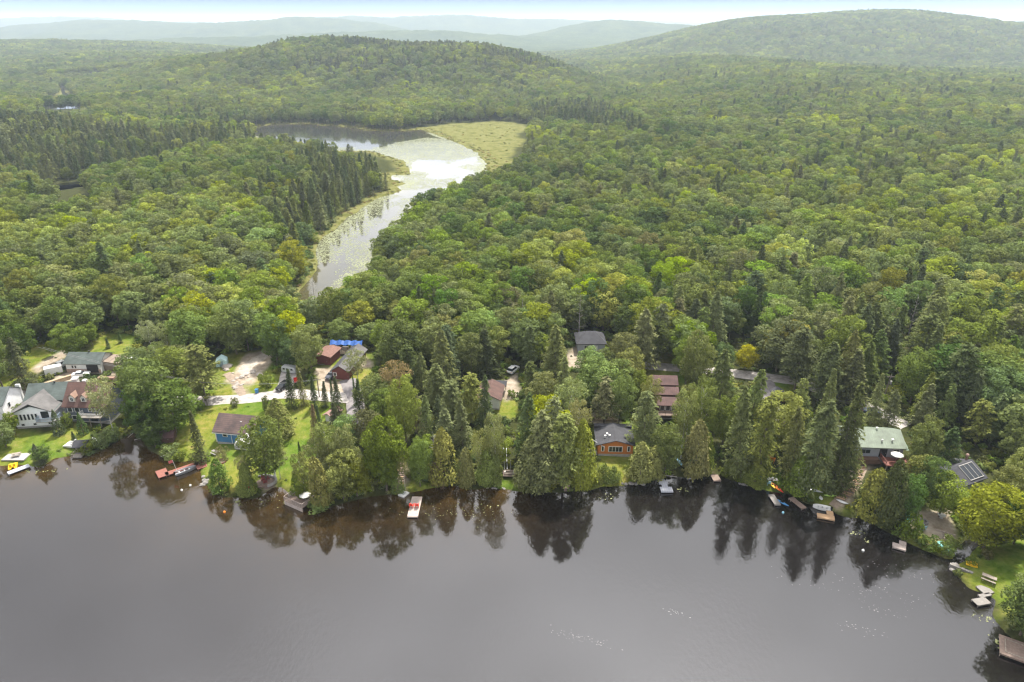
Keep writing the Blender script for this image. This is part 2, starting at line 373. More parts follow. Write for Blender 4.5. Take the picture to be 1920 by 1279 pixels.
marshc = ramp(nt, noise(nt, .12, 6, pos, .7), [(.3, (.06, .065, .02)), (.45, (.10, .105, .03)), (.55, (.15, .145, .055)), (.66, (.085, .10, .028))])
vo = N(nt, 'ShaderNodeTexVoronoi'); vo.inputs['Scale'].default_value = .085; nt.links.new(pos, vo.inputs['Vector'])
canopy = mix(nt, ramp(nt, noise(nt, .008, 5, pos, .7), [(.35, (.035, .055, .022)), (.55, (.06, .08, .028)), (.7, (.085, .10, .03))]), ramp(nt, vo.outputs['Distance'], [(0, (1.3,) * 3), (.5, (.75,) * 3)]), 1.0, 'MULTIPLY')
c = mix(nt, floor, grass, sp.outputs[0]); c = mix(nt, c, marshc, sp.outputs[2]); c = mix(nt, c, dirtc, sp.outputs[1]); c = mix(nt, c, canopy, at.outputs['Alpha'])
b = N(nt, 'ShaderNodeBsdfDiffuse'); nt.links.new(c, b.inputs[0])
bp = N(nt, 'ShaderNodeBump'); bp.inputs['Strength'].default_value = .6; bp.inputs['Distance'].default_value = .25; nt.links.new(n3, bp.inputs['Height']); nt.links.new(bp.outputs[0], b.inputs['Normal'])
nt.links.new(b.outputs[0], out.inputs[0]); me.materials.append(m)
g = link(bpy.data.objects.new('ground', me)); g['kind'] = 'structure'

# ------------------------------------------------------------------ water
def watermat(name, deep, shallow, ior, bumps):
    m, nt, out = newmat(name); geo = N(nt, 'ShaderNodeNewGeometry'); pos = geo.outputs['Position']
    at = N(nt, 'ShaderNodeAttribute', attribute_name='shallow')
    nn = noise(nt, .35, 5, pos, .7)
    f = maths(nt, 'MULTIPLY', at.outputs['Fac'], ramp(nt, nn, [(.3, (.4,) * 3), (.65, (1.0,) * 3)]))
    c = mix(nt, deep, shallow, f)
    b = N(nt, 'ShaderNodeBsdfPrincipled'); nt.links.new(c, b.inputs['Base Color']); b.inputs['IOR'].default_value = ior
    mp = N(nt, 'ShaderNodeMapping'); mp.inputs['Scale'].default_value = (1.0, .55, 1); nt.links.new(pos, mp.inputs[0])
    w1 = noise(nt, bumps[0], 3, mp.outputs[0]); w2 = noise(nt, .045, 3, pos)
    patch = ramp(nt, w2, [(.44, (.12,) * 3), (.58, (1.0,) * 3)])
    b.inputs['Roughness'].default_value = bumps[3]
    bp = N(nt, 'ShaderNodeBump'); bp.inputs['Distance'].default_value = bumps[2]; nt.links.new(maths(nt, 'MULTIPLY', patch, bumps[1]), bp.inputs['Strength'])
    nt.links.new(w1, bp.inputs['Height']); nt.links.new(bp.outputs[0], b.inputs['Normal'])
    nt.links.new(b.outputs[0], out.inputs[0]); return m
def water(name, x, y, faces, mat, d, L):
    me = mesh_np(name, np.stack([x, y, np.zeros_like(x)], 1), faces, [mat])
    me.attributes.new('shallow', 'FLOAT', 'POINT').data.foreach_set('value', np.exp(np.minimum(d, 0) / L).astype(np.float32))
    o = link(bpy.data.objects.new(name, me)); o['kind'] = 'structure'; return o
lx, ly = np.meshgrid(np.linspace(-420, 330, 376), np.linspace(20, 223, 204)); lx = lx.ravel(); ly = ly.ravel()
water('lake_water', lx, ly, grid_faces(204, 376), watermat('lake_water', (.007, .006, .006), (.05, .029, .007), 1.85, (1.6, .34, .07, .065)), sdf(lx, ly, LAKE) - 30 * sstep(-5, 25, lx), 9.0)
lk = MB().add([(-2500, -2500, -.01), (2500, -2500, -.01), (2500, 20, -.01), (-2500, 20, -.01)], [(0, 1, 2, 3)]).build('open_lake_water', bpy.data.materials['lake_water']); lk['kind'] = 'structure'
lx, ly = np.meshgrid(np.linspace(-520, 60, 116), np.linspace(224, 900, 131)); lx = lx.ravel(); ly = ly.ravel()
water('stream_water', lx, ly, grid_faces(131, 116), watermat('stream_water', (.03, .03, .03), (.09, .08, .03), 1.5, (.9, .25, .10, .04)), sdf(lx, ly, STREAM), 9.0)
lx, ly = np.meshgrid(np.linspace(-900, -560, 30), np.linspace(850, 1300, 30)); lx = lx.ravel(); ly = ly.ravel()
water('pond_water', lx, ly, grid_faces(30, 30), bpy.data.materials['stream_water'], lx * 0 - 50, 9.0)

lx, ly = np.meshgrid(np.linspace(min(q[0] for q in BOG) - 6, max(q[0] for q in BOG) + 6, 20), np.linspace(min(q[1] for q in BOG) - 6, max(q[1] for q in BOG) + 6, 20)); lx = lx.ravel(); ly = ly.ravel()
water('bog_water', lx, ly, grid_faces(20, 20), bpy.data.materials['lake_water'], lx * 0 - 3, 9.0)
# ------------------------------------------------------------------ roads and paths (draped sheets)
ROAD = MAT('gravel_road', (.31, .285, .265), .95, .38, .9)
PAVED = MAT('old_asphalt', (.17, .155, .155), .95, .3, .8)
PATHM = MAT('path', (.22, .17, .125), .95, .35, 1.2)
def strip(name, pts, w, mat, lift=.10):
    P3 = [G(a, b) for a, b in pts]; c = []
    for k in range(len(P3) - 1):
        n = max(2, int(math.dist(P3[k][:2], P3[k + 1][:2]) / 1.2))
        for i in range(n): t = i / n; c.append((P3[k][0] + (P3[k + 1][0] - P3[k][0]) * t, P3[k][1] + (P3[k + 1][1] - P3[k][1]) * t))
    c.append(P3[-1][:2]); c = np.array(c)
    for _ in range(6): c[1:-1] = (c[:-2] + 2 * c[1:-1] + c[2:]) / 4
    t = np.gradient(c, axis=0); t /= np.linalg.norm(t, axis=1)[:, None] + 1e-9; nrm = np.stack([-t[:, 1], t[:, 0]], 1)
    nc = 7; V = []
    for k in range(nc):
        o = (k / (nc - 1) - .5) * w; q = c + nrm * (o + (.35 * (vnoise(c[:, 0] / 2 + k, c[:, 1] / 2, 9) - .5) if k in (0, nc - 1) else 0) * np.ones(len(c)))[:, None] if not np.isscalar(o) or True else c
        V.append(q)
    V = np.stack(V, 1); x = V[..., 0].ravel(); y = V[..., 1].ravel()
    zz = hgt(x, y).reshape(len(c), nc); zz = np.maximum(zz, zz.mean(1, keepdims=True)) + lift
    zz[:, 0] -= lift + .04; zz[:, -1] -= lift + .04
    me = mesh_np(name, np.stack([x, y, zz.ravel()], 1), grid_faces(len(c), nc), [mat]); me.polygons.foreach_set('use_smooth', [True] * len(me.polygons))
    o = link(bpy.data.objects.new(name, me)); o['kind'] = 'structure'; return o
strip('gravel_road', [(-60, 748), (0, 742), (60, 741), (125, 742), (200, 747), (290, 752), (380, 751), (450, 748), (505, 742), (540, 736), (600, 742), (668, 748)], 5.2, ROAD)
strip('gravel_track', [(520, 741), (538, 722), (541, 705), (545, 692)], 4.6, ROAD, .13)
strip('asphalt_driveway', [(652, 712), (660, 730), (668, 752), (667, 775), (664, 808)], 4.6, PAVED, .16)
strip('gravel_road', [(1150, 682), (1225, 686), (1266, 689), (1330, 694), (1430, 706), (1490, 713), (1560, 738), (1640, 768), (1700, 800)], 5.0, ROAD)
strip('asphalt_driveway', [(1432, 706), (1442, 725), (1442, 755), (1462, 790)], 4.2, PAVED, .14)
strip('stone_path', [(1622, 862), (1612, 890), (1602, 912), (1575, 938), (1560, 950)], 2.0, PATHM, .12)
strip('dirt_path', [(752, 868), (751, 885), (752, 905)], 2.2, PATHM)
strip('dirt_path', [(455, 742), (448, 725), (436, 708), (425, 700)], 2.4, PATHM)
strip('rocky_track', [(470, 700), (452, 694), (480, 676), (500, 664)], 4.0, MAT('rubble', (.34, .30, .255), .95, .4, .8))

# ------------------------------------------------------------------ tree shapes
def cards(C, Nn, size, asp=.62, up=None, jit=.40, g=rng):
    n = len(C); Nn = Nn + g.normal(0, jit, (n, 3)); Nn /= np.linalg.norm(Nn, axis=1)[:, None] + 1e-9
    a = up if up is not None else g.normal(0, 1, (n, 3))
    a = a - (a * Nn).sum(1)[:, None] * Nn; a /= np.linalg.norm(a, axis=1)[:, None] + 1e-9
    b = np.cross(Nn, a); s = (size * g.uniform(.65, 1.35, n))[:, None]
    V = np.stack([C - a * s * .5, C - b * s * asp * .5 + a * s * .08, C + a * s * .5, C + b * s * asp * .5 + a * s * .08], 1)
    return V
def tube(a, b, r0, r1, n=6):
    a = np.array(a, float); b = np.array(b, float); d = b - a; d /= np.linalg.norm(d) + 1e-9
    u = np.cross(d, [0.3, .9, .1]); u /= np.linalg.norm(u); w = np.cross(d, u)
    t = np.arange(n) * 2 * np.pi / n; ring = np.cos(t)[:, None] * u + np.sin(t)[:, None] * w
    V = np.concatenate([a + ring * r0, b + ring * r1]); F = np.array([(i, (i + 1) % n, n + (i + 1) % n, n + i) for i in range(n)]); return V, F
def crown_broad(seed, n, size, lobes=34, Rr=4.6, H0=4.2, H1=16.0, open_=0.0, top=.62):
    g = np.random.default_rng(seed); C = []; NN = []; T = []
    cz = (H0 + H1) / 2; hz = (H1 - H0) / 2
    L = []
    for k in range(lobes):
        u = (k + .5) / lobes; zz = 1 - 2 * u; zz = zz * .98; a = k * 2.39996 + g.normal(0, .35); rr = math.sqrt(max(0, 1 - zz * zz))
        if zz < 0: rr = rr * (1 + .15 * zz)
        q = g.uniform(.54, .90) * (1 + .10 * math.sin(2 * a + seed) + .08 * math.sin(3 * a + 2 * seed))
        lr = Rr * g.uniform(.23, .40) * (1 - .25 * max(0, zz))
        L.append((Rr * rr * q * math.cos(a), Rr * rr * q * math.sin(a), cz + hz * zz * g.uniform(.74, .90) , lr))
    L.append((0, 0, cz, Rr * .6)); L = np.array(L)
    w = L[:, 3] ** 2; w /= w.sum(); idx = g.choice(len(L), n * 2, p=w)
    d = g.normal(0, 1, (n * 2, 3)); d[:, 2] = d[:, 2] * .9 + .25; d /= np.linalg.norm(d, axis=1)[:, None]
    p = L[idx, :3] + d * (L[idx, 3] * g.uniform(.72, 1.08, n * 2))[:, None] * np.array([1, 1, .78])
    keep = np.ones(n * 2, bool)
    for k in range(len(L)):
        q = (p - L[k, :3]) / np.array([1, 1, .78]); keep &= ~((np.linalg.norm(q, axis=1) < L[k, 3] * .68) & (idx != k))
    p = p[keep][:n]; d = d[keep][:n]; idx = idx[keep][:n]
    lobe_t = g.uniform(.25, 1, len(L)); tone = lobe_t[idx] * .6 + g.uniform(0, .4, len(p))
    return cards(p, d, size, g=g), tone
def crown_layer(seed, n, size, levels=22, per=6, Rr=4.2, H0=3.0, H1=20.0, droop=.22, power=.66, asp=.42, gap=.12):
    g = np.random.default_rng(seed); Cs = []; Ns = []; A = []; T = []; nb = levels * per; each = max(3, n // nb)
    for k in range(nb):
        u = ((k + g.uniform(-.4, .4)) / nb); u = min(max(u, 0), 1); zb = H0 + (H1 - H0) * u * .985
        L = Rr * ((1 - u) ** power * (.55 + .45 * min(1, u * 5 + .35))) * g.uniform(.68, 1.12) + .25
        if g.random() < gap: L *= .55
        a = k * 2.39996 + g.normal(0, .3); ca, sa = math.cos(a), math.sin(a)
        t = g.uniform(.12, 1.0, each) ** .75; wid = L * .30 * np.sin(np.clip(t, 0, 1) * 2.6 + .25); s = g.uniform(-1, 1, each) * wid
        zz = zb - droop * L * t * t * 1.3 + g.normal(0, .05 * L + .05, each)
        p = np.stack([ca * L * t - sa * s, sa * L * t + ca * s, zz], 1)
        ax = np.stack([ca * np.ones(each) - sa * np.sign(s) * .7, sa * np.ones(each) + ca * np.sign(s) * .7, -.35 * np.ones(each)], 1)
        Cs.append(p); A.append(ax); Ns.append(np.tile([ca * .35, sa * .35, 1.0], (each, 1))); T.append(np.full(each, g.uniform(.2, 1.0)) * .6 + g.uniform(0, .4, each))
    C = np.concatenate(Cs); return cards(C, np.concatenate(Ns), size, asp, np.concatenate(A), .38, g), np.concatenate(T)
def crown_cedar(seed, n, size, Rr=2.6, H0=.5, H1=12.0, blunt=.55):
    g = np.random.default_rng(seed); u = g.random(n) ** 1.15
    prof = lambda u: (1 - u) ** blunt * (.72 + .28 * np.minimum(1, u * 6))
    nf = 46; fa = g.uniform(0, 2 * np.pi, nf); fu = g.uniform(0, .95, nf) ** 1.1
    k = g.integers(0, nf, n); uu = np.clip(fu[k] + g.normal(0, .055, n), 0, .995); th = fa[k] + g.normal(0, .30, n)
    m = g.random(n) < .45; uu = np.where(m, u, uu); th = np.where(m, g.uniform(0, 2 * np.pi, n), th)
    r = Rr * prof(uu) * (np.where(m, .82, g.uniform(.74, 1.2, nf)[k]) + g.normal(0, .06, n))
    C = np.stack([r * np.cos(th), r * np.sin(th), H0 + (H1 - H0) * uu], 1)
    Nn = np.stack([np.cos(th), np.sin(th), .55 * np.ones(n)], 1); A = np.stack([np.cos(th) * .35, np.sin(th) * .35, np.ones(n)], 1)
    T = np.where(m, .3, g.uniform(.2, 1, nf)[k]) * .6 + g.uniform(0, .4, n)
    return cards(C, Nn, size, .55, A, .42, g), T
def stem(seed, h, r, limbs=5, hl=.5, L=2.5, lean=.0):
    g = np.random.default_rng(seed); Vs = []; Fs = []; k = 0; p = np.zeros(3)
    for i in range(4):
        q = np.array([g.normal(0, .12) * i, g.normal(0, .12) * i, h * (i + 1) / 4]); V, F = tube(p, q, r * (1 - i * .22), r * (1 - (i + 1) * .22)); Vs.append(V); Fs.append(F + k); k += len(V); p = q
    for i in range(limbs):
        z0 = h * (hl + (.98 - hl) * i / max(1, limbs)); a = g.uniform(0, 6.28); V, F = tube((0, 0, z0), (math.cos(a) * L * (1.2 - i / limbs), math.sin(a) * L * (1.2 - i / limbs), z0 + L * .5), r * .35, r * .08, 4)
        Vs.append(V); Fs.append(F + k); k += len(V)
    return np.concatenate(Vs), np.concatenate(Fs)
def crown_mesh(name, cv, mat):
    V, T = cv; n = len(V); return mesh_np(name, V.reshape(-1, 3), np.arange(n * 4).reshape(n, 4), [mat], {'tone': T})
def joined(name, cv, st, mat, bark):
    V, T = cv; n = len(V); sv, sf = st
    return mesh_np(name, np.concatenate([V.reshape(-1, 3), sv]), np.concatenate([np.arange(n * 4).reshape(n, 4), sf + n * 4]), [mat, bark], {'tone': np.concatenate([T, np.full(len(sf), .5)])}, np.concatenate([np.zeros(n), np.ones(len(sf))]))
# kind: (label noun, reference radius, reference height, variants of (crown mesh, trunk mesh))
PROTO = {}
def reg(kind, rr, hh, crowns, mat, bark, st):
    PROTO[kind] = (rr, hh, [(crown_mesh('crown', c, mat), mesh_np('trunk', *stem(i + 5, *st), [bark])) for i, c in enumerate(crowns)])
NH = 5200
reg('broadleaf', 4.8, 16, [crown_broad(s, NH, .50, lobes=lb, H0=1.6) for s, lb in ((1, 38), (2, 30), (3, 46), (4, 34), (5, 42))], LEAF, BARK, (10.5, .24, 6, .35, 2.6))
reg('birch', 4.2, 15, [crown_broad(s, 2600, .42, lobes=26, Rr=4.0, H0=4.8, H1=15.0) for s in (11, 12)], LEAF, BIRCH, (12.5, .16, 7, .35, 2.4))
reg('bush', 1.5, 2.2, [crown_broad(s, 900, .26, lobes=14, Rr=1.5, H0=-.2, H1=2.2) for s in (21, 22, 23)], LEAF, BARK, (1.0, .08, 3, .3, .5))
reg('pine', 4.4, 20, [crown_layer(s, 4600, .62, H0=2.4, Rr=4.5) for s in (31, 32)] + [crown_layer(34, 4200, .64, H0=4.5, Rr=4.9, levels=17, per=6, power=.5, gap=.28, droop=.15), crown_layer(35, 4600, .6, H0=1.2, Rr=4.1, power=.8, gap=.2, droop=.3), crown_layer(36, 3600, .66, H0=3.0, H1=18.6, Rr=4.8, levels=15, per=6, power=.42, gap=.32, droop=.12)], NEEDLE, BARK, (19, .26, 10, .2, 2.2))
reg('spruce', 2.2, 14, [crown_layer(s, 3600, .42, levels=30, Rr=2.3, H0=.5, H1=14, droop=.35, power=.95, gap=.03) for s in (41, 42)], NEEDLE, BARK, (13.4, .17, 6, .2, 1))
reg('cedar', 2.7, 12, [crown_cedar(s, 3600, .42) for s in (51, 52, 53)], NEEDLE, BARK, (9, .16, 3, .3, .6))
reg('column', 1.0, 4.5, [crown_cedar(s, 1000, .24, Rr=1.0, H0=.0, H1=4.5, blunt=.8) for s in (61,)], NEEDLE, BARK, (3, .08, 2, .3, .3))
# ------------------------------------------------------------------ what must stay free of tree crowns: lawns, roads, roofs, open water
MW, MH = 480, 320
mask = np.zeros((MH, MW), bool); gy, gx = np.mgrid[0:MH, 0:MW]; gx = gx * 4 + 2.0; gy = gy * 4 + 2.0
OPEN = '''35,790 140,790 195,790 260,810 235,828 205,838 150,850 0,875 0,800 | 125,672 200,668 230,700 200,712 130,735 0,752 0,735 80,730 95,700 70,690 95,672 | 60,645 90,640 95,660 60,665 | 178,640 205,628 250,632 250,655 215,665 200,685 180,668
| 28,735 195,728 198,790 35,800 | 0,735 28,738 25,785 0,790 | 408,662 420,660 425,690 470,665 500,655 508,690 522,715 560,705 565,690 535,680 545,710 520,745 400,757 380,752 420,720 405,700 | 378,760 520,748 500,780 475,778 400,820 420,835 400,850 380,870 350,865 300,850 325,800
| 405,773 478,772 470,795 440,835 407,835 | 590,645 685,642 685,655 660,660 625,712 600,700 590,685 | 640,710 668,715 668,750 655,820 655,760 | 560,765 600,760 590,800 560,840 540,890 515,915 540,830 | 685,658 705,655 705,690 690,690 | 745,870 760,870 762,925 745,925
| 928,720 942,715 970,690 965,715 970,735 975,770 950,790 930,760 | 965,685 955,700 970,705 975,690 | 1076,624 1134,622 1136,652 1100,655 1085,680 1065,690 1075,650 | 1222,682 1268,683 1268,694 1252,712 1268,725 1268,785 1232,785 1232,720 1225,700
| 1115,778 1160,775 1165,800 1185,825 1188,860 1160,905 1100,915 1118,870 1118,800 | 1430,700 1490,698 1480,720 1455,722 1470,740 1465,775 1450,790 1438,760 1435,720 | 1597,808 1700,815 1690,850 1655,870 1625,870 1615,900 1595,940 1570,950 1500,930 1560,915 1590,900 1605,865 | 1375,640 1415,640 1415,680 1375,690
| 940,875 975,875 975,920 920,918 | 1790,885 1845,885 1848,905 1810,928 | 1695,965 1775,960 1780,1000 1745,1035 1695,990 | 1795,1050 1850,1020 1920,1040 1920,1090 1880,1120 1850,1110 | 1620,765 1650,765 1650,785 1620,780 | 1655,705 1668,705 1665,735 1650,735
| 480,890 515,885 515,915 480,925 | 540,925 590,925 585,950 560,945 | 1425,885 1465,885 1470,925 1430,915 | 610,765 625,765 622,790 605,790 | 1435,850 1450,850 1450,870 1435,870 | 855,150 855,150 855,150
| 557,566 566,535 590,515 584,460 612,436 640,410 672,388 702,375 737,366 752,357 745,350 765,344 738,337 733,330 768,327 765,316 757,302 732,294 697,282 640,266 590,256 520,248 455,242 492,236 523,234 570,234 614,237 664,241 720,247 800,238 940,229 985,226 968,235 990,246 973,260 984,274 964,294 925,312 911,310 882,319 851,335 811,344 773,363 748,372 736,397 720,410 698,447 695,463 676,494 639,516 607,535 582,554
| 84,205 84,196 105,188 118,178 118,165 126,178 148,190 150,204 | 80,360 78,352 110,345 150,341 160,348 110,362'''
for s in OPEN.split('|'):
    v = [float(t) for t in s.replace(',', ' ').split()]; mask |= inpoly(gx, gy, [(v[i], v[i + 1]) for i in range(0, len(v), 2)])
def masked(x, y, z):
    px, py, _ = proj(x, y, z); i = np.clip((px / 4).astype(int), 0, MW - 1); j = np.clip((py / 4).astype(int), 0, MH - 1)
    return mask[j, i] & (px >= 0) & (px < 1920) & (py >= 0) & (py < 1279)
# building sites (x, y, clear radius) are added where each is surveyed
SITES = [(*G(a, b)[:2], r) for a, b, r in ((85, 780, 11), (15, 780, 9), (165, 775, 9), (165, 690, 9), (440, 805, 7.5), (640, 690, 9), (640, 665, 9), (608, 668, 6), (925, 755, 7), (1108, 648, 6),
    (1152, 835, 8), (1250, 770, 8), (1250, 740, 8), (1645, 845, 11), (1815, 910, 8), (312, 820, 3), (1462, 750, 3), (545, 695, 3), (100, 695, 4), (1635, 775, 3))]

# ------------------------------------------------------------------ trees measured from the photograph: x, y of top, y of foot, width (px), kind, tint
TINT = {k: tuple(c * f_ for c, f_ in zip(v, (1.64, 1.66, 1.5))) for k, v in dict(M=(.084, .108, .032), L=(.128, .158, .028), D=(.048, .075, .024), O=(.108, .118, .034), P=(.085, .098, .04), S=(.042, .062, .026), W=(.125, .135, .065), Y=(.20, .21, .02), G=(.082, .118, .028), B=(.072, .094, .038), R=(.11, .09, .055), K=(.052, .066, .03)).items()}
HAND = '''1217,702,800,42,w,O;1286,716,835,44,w,O;1814,918,968,40,b,L;5,623,725,55,b,M;50,632,735,52,p,K;140,600,674,54,b,G;175,603,650,32,b,M;98,637,668,18,b,M;204,631,653,10,c,S;227,620,643,10,c,S;288,597,662,36,w,W;318,600,668,40,w,W
12,790,838,40,b,M;42,755,790,22,b,M;30,770,815,24,b,M;20,785,825,20,u,M;112,768,814,22,c,S;157,773,813,21,c,S;141,806,830,12,c,S;128,772,803,22,u,M;58,832,877,22,c,K;77,834,876,36,b,D;165,702,730,38,u,D
160,828,848,30,u,M;188,812,842,36,u,M;215,800,833,34,u,M;285,662,810,95,b,M;330,712,812,92,b,M;216,700,826,60,w,W;252,720,830,62,b,D;292,782,838,52,b,D;386,636,752,78,p,P;345,645,705,56,b,M;262,650,720,55,b,M;300,640,700,50,w,P
240,800,838,36,b,D;305,835,862,40,u,M;330,842,866,30,u,M;350,850,872,26,u,O;375,767,868,34,s,K;400,862,928,40,c,G;424,832,882,24,w,W;453,868,932,34,c,M;470,880,922,28,c,M;499,776,902,84,b,M;462,852,905,26,w,W;526,832,898,38,w,W
527,747,820,50,c,M;548,693,765,30,s,K;571,683,760,20,s,P;591,703,766,20,s,S;610,713,763,19,s,S;626,706,765,14,s,S;638,704,792,28,s,K;592,757,822,20,s,R;604,759,822,20,s,K;631,752,800,28,s,B;675,708,778,24,s,S;565,828,864,11,s,S;672,650,724,44,w,W;668,705,760,10,s,S
541,886,932,30,c,M;605,855,948,48,c,O;575,845,935,40,w,O;560,905,945,30,b,M;640,842,952,74,b,O;672,860,948,60,b,O;620,788,890,56,w,P;655,795,905,54,b,W;598,815,900,50,w,P;712,778,934,82,b,M;695,765,860,54,b,P;735,830,925,40,b,M;590,936,966,52,u,G;577,938,962,26,u,G
585,602,695,62,b,M;520,592,678,60,b,D;547,628,692,50,b,D;500,697,726,30,u,M;640,595,648,46,b,M;700,605,646,56,b,M;783,817,914,46,b,G;760,840,918,28,w,W;832,800,902,60,c,O;818,825,908,36,s,R;838,835,910,40,c,K;875,840,909,40,c,O;905,838,914,44,c,M;925,850,915,30,c,M
930,768,905,46,w,P;905,800,905,40,w,O;762,700,830,62,b,O;745,672,760,55,w,R;786,726,812,26,s,R;800,740,830,36,p,P;838,765,838,50,p,P;868,745,838,54,p,P;885,690,790,60,p,P;820,680,765,60,p,P;850,705,790,50,p,P;910,700,800,44,p,K
985,735,860,50,p,K;1012,772,928,88,p,P;990,820,924,70,c,M;1050,770,922,84,p,P;1088,785,918,58,c,O;1030,740,860,54,p,P;1065,705,800,64,w,W;1020,695,780,60,b,P;1085,742,850,44,w,W;1140,868,905,36,u,G;1120,880,912,30,u,M;1150,880,908,26,u,G
1205,730,852,66,p,P;1132,705,800,50,p,P;1160,700,795,52,b,M;1108,647,738,58,b,G;1135,650,720,46,b,B;1175,650,740,60,b,O;1195,690,760,44,b,M;1196,830,908,54,c,O;1225,834,905,46,c,O;1246,792,888,62,b,M;1300,782,896,54,c,O;1276,725,860,54,w,O;1310,700,840,56,w,P;1322,812,892,34,c,M;1345,865,897,22,c,M
1378,722,900,64,p,P;1412,730,905,66,p,P;1400,690,830,60,p,P;1345,655,780,70,p,P;1300,615,740,60,b,P;1285,630,720,50,b,M;1396,642,694,44,b,Y;1352,640,700,46,b,D;1375,868,905,30,u,M;1405,870,918,52,c,M;1425,740,880,40,p,P
1515,742,920,92,p,P;1482,760,905,50,p,P;1582,720,920,72,p,P;1560,760,918,60,p,K;1578,820,915,44,p,D;1490,852,925,52,c,M;1545,690,790,34,s,P;1495,700,790,34,p,O;1470,755,800,26,w,O;1540,640,750,70,p,K;1490,610,730,70,p,K;1632,696,800,36,s,M;1660,728,810,42,p,P
1628,880,978,66,c,O;1662,862,985,60,c,K;1692,885,980,56,b,D;1690,962,1008,42,u,G;1720,1006,1038,38,u,D;1740,1022,1044,24,u,G;1760,886,968,64,b,L;1838,905,1025,110,b,L;1793,1005,1036,34,u,G;1775,1020,1045,24,u,G;1880,872,960,56,b,O;1900,930,1020,70,b,D;1868,960,1025,50,b,M;1905,840,930,60,b,L
1905,1085,1192,96,b,M;1925,1060,1170,80,b,M;1895,1140,1215,60,b,G;1820,1044,1058,22,u,M;1850,1030,1045,26,u,O;1730,850,950,60,b,M;1712,850,935,56,b,O;1715,790,890,54,b,M;1725,780,880,60,b,P;1765,800,890,54,p,K;1640,1000,1004,10,u,M
240,775,835,40,b,M;500,740,770,16,u,M;440,745,762,16,u,W;378,748,768,16,u,M;348,740,768,30,u,W;740,880,932,30,c,M;960,730,744,18,u,G;1250,935,935,1,u,M'''
KN = dict(b='broadleaf', p='pine', s='spruce', c='cedar', w='birch', u='bush')
trees = []                                 # x, y, z, radius, height, kind, tint key
for t in HAND.replace('\n', ';').split(';'):
    cx, yt, yb, wd, k, tn = t.split(','); cx, yt, yb, wd = map(float, (cx, yt, yb, wd))
    if wd < 5: continue
    # the foot of the crown hides the trunk's foot: measure it where the line of sight meets the ground
    x, y, z0 = G(cx, yb)
    if sdf(np.array([x]), np.array([y]), LAKE)[0] < .8:
        best = None
        for a_ in range(24):
            for q_ in range(1, 16):
                X_, Y_ = x + math.cos(a_ * .2618) * q_ * .6, y + math.sin(a_ * .2618) * q_ * .6
                if sdf(np.array([X_]), np.array([Y_]), LAKE)[0] > .8:
                    if best is None or q_ < best[0]: best = (q_, X_, Y_)
                    break
        if best is None: continue
        x, y = best[1], best[2]
        z0 = H(x, y)
    b_ = (639.5 - yt) / FPX; h_ = CAMZ + y * (-sP + b_ * cP) / (cP + b_ * sP) - z0
    dep = proj(x, y, z0 + h_ * .6)[2]; r = wd / 2 * dep / FPX * (1.14 if k in 'pc' else 1.08)
    if h_ < .5: continue
    kd = KN[k]
    if kd == 'cedar' and r < 2.0 and h_ < 7: kd = 'column'
    trees.append([x, y, z0, r, min(h_, 27), kd, tn])
nhand = len(trees)
# ------------------------------------------------------------------ the forest fills the rest
CONIF = [gpoly(s) for s in ('1180,640 1300,600 1500,560 1920,620 1920,880 1700,800 1600,800 1450,640 1280,700', '780,700 1000,690 1100,760 1000,800 800,830', '1220,480 1500,470 1920,560 1920,640 1500,600')]
CONI2 = [[P(*q) for q in pp] for pp in ([(0, 335), (0, 250), (120, 262), (300, 285), (480, 268), (500, 300), (330, 330), (200, 350), (80, 370)], [(540, 520), (520, 440), (600, 380), (560, 330), (640, 290), (765, 335), (735, 380), (640, 420), (590, 500)], [(1230, 300), (985, 240), (990, 225), (1110, 215)],
          [(450, 300), (470, 262), (640, 290), (560, 320)])]
def fill(r0, r1, sp, jit=.42, ang=44):
    n = int(2 * r1 / sp) + 2; i, j = np.meshgrid(np.arange(n), np.arange(n)); x = (i - n / 2 + (j % 2) * .5) * sp; y = j * sp * .9
    x = (x + rng.uniform(-jit, jit, x.shape) * sp).ravel(); y = (y + rng.uniform(-jit, jit, y.shape) * sp).ravel()
    r = np.hypot(x, y); k = (r >= r0) & (r < r1) & (np.abs(np.degrees(np.arctan2(x, y))) < ang); return x[k], y[k]
auto = []
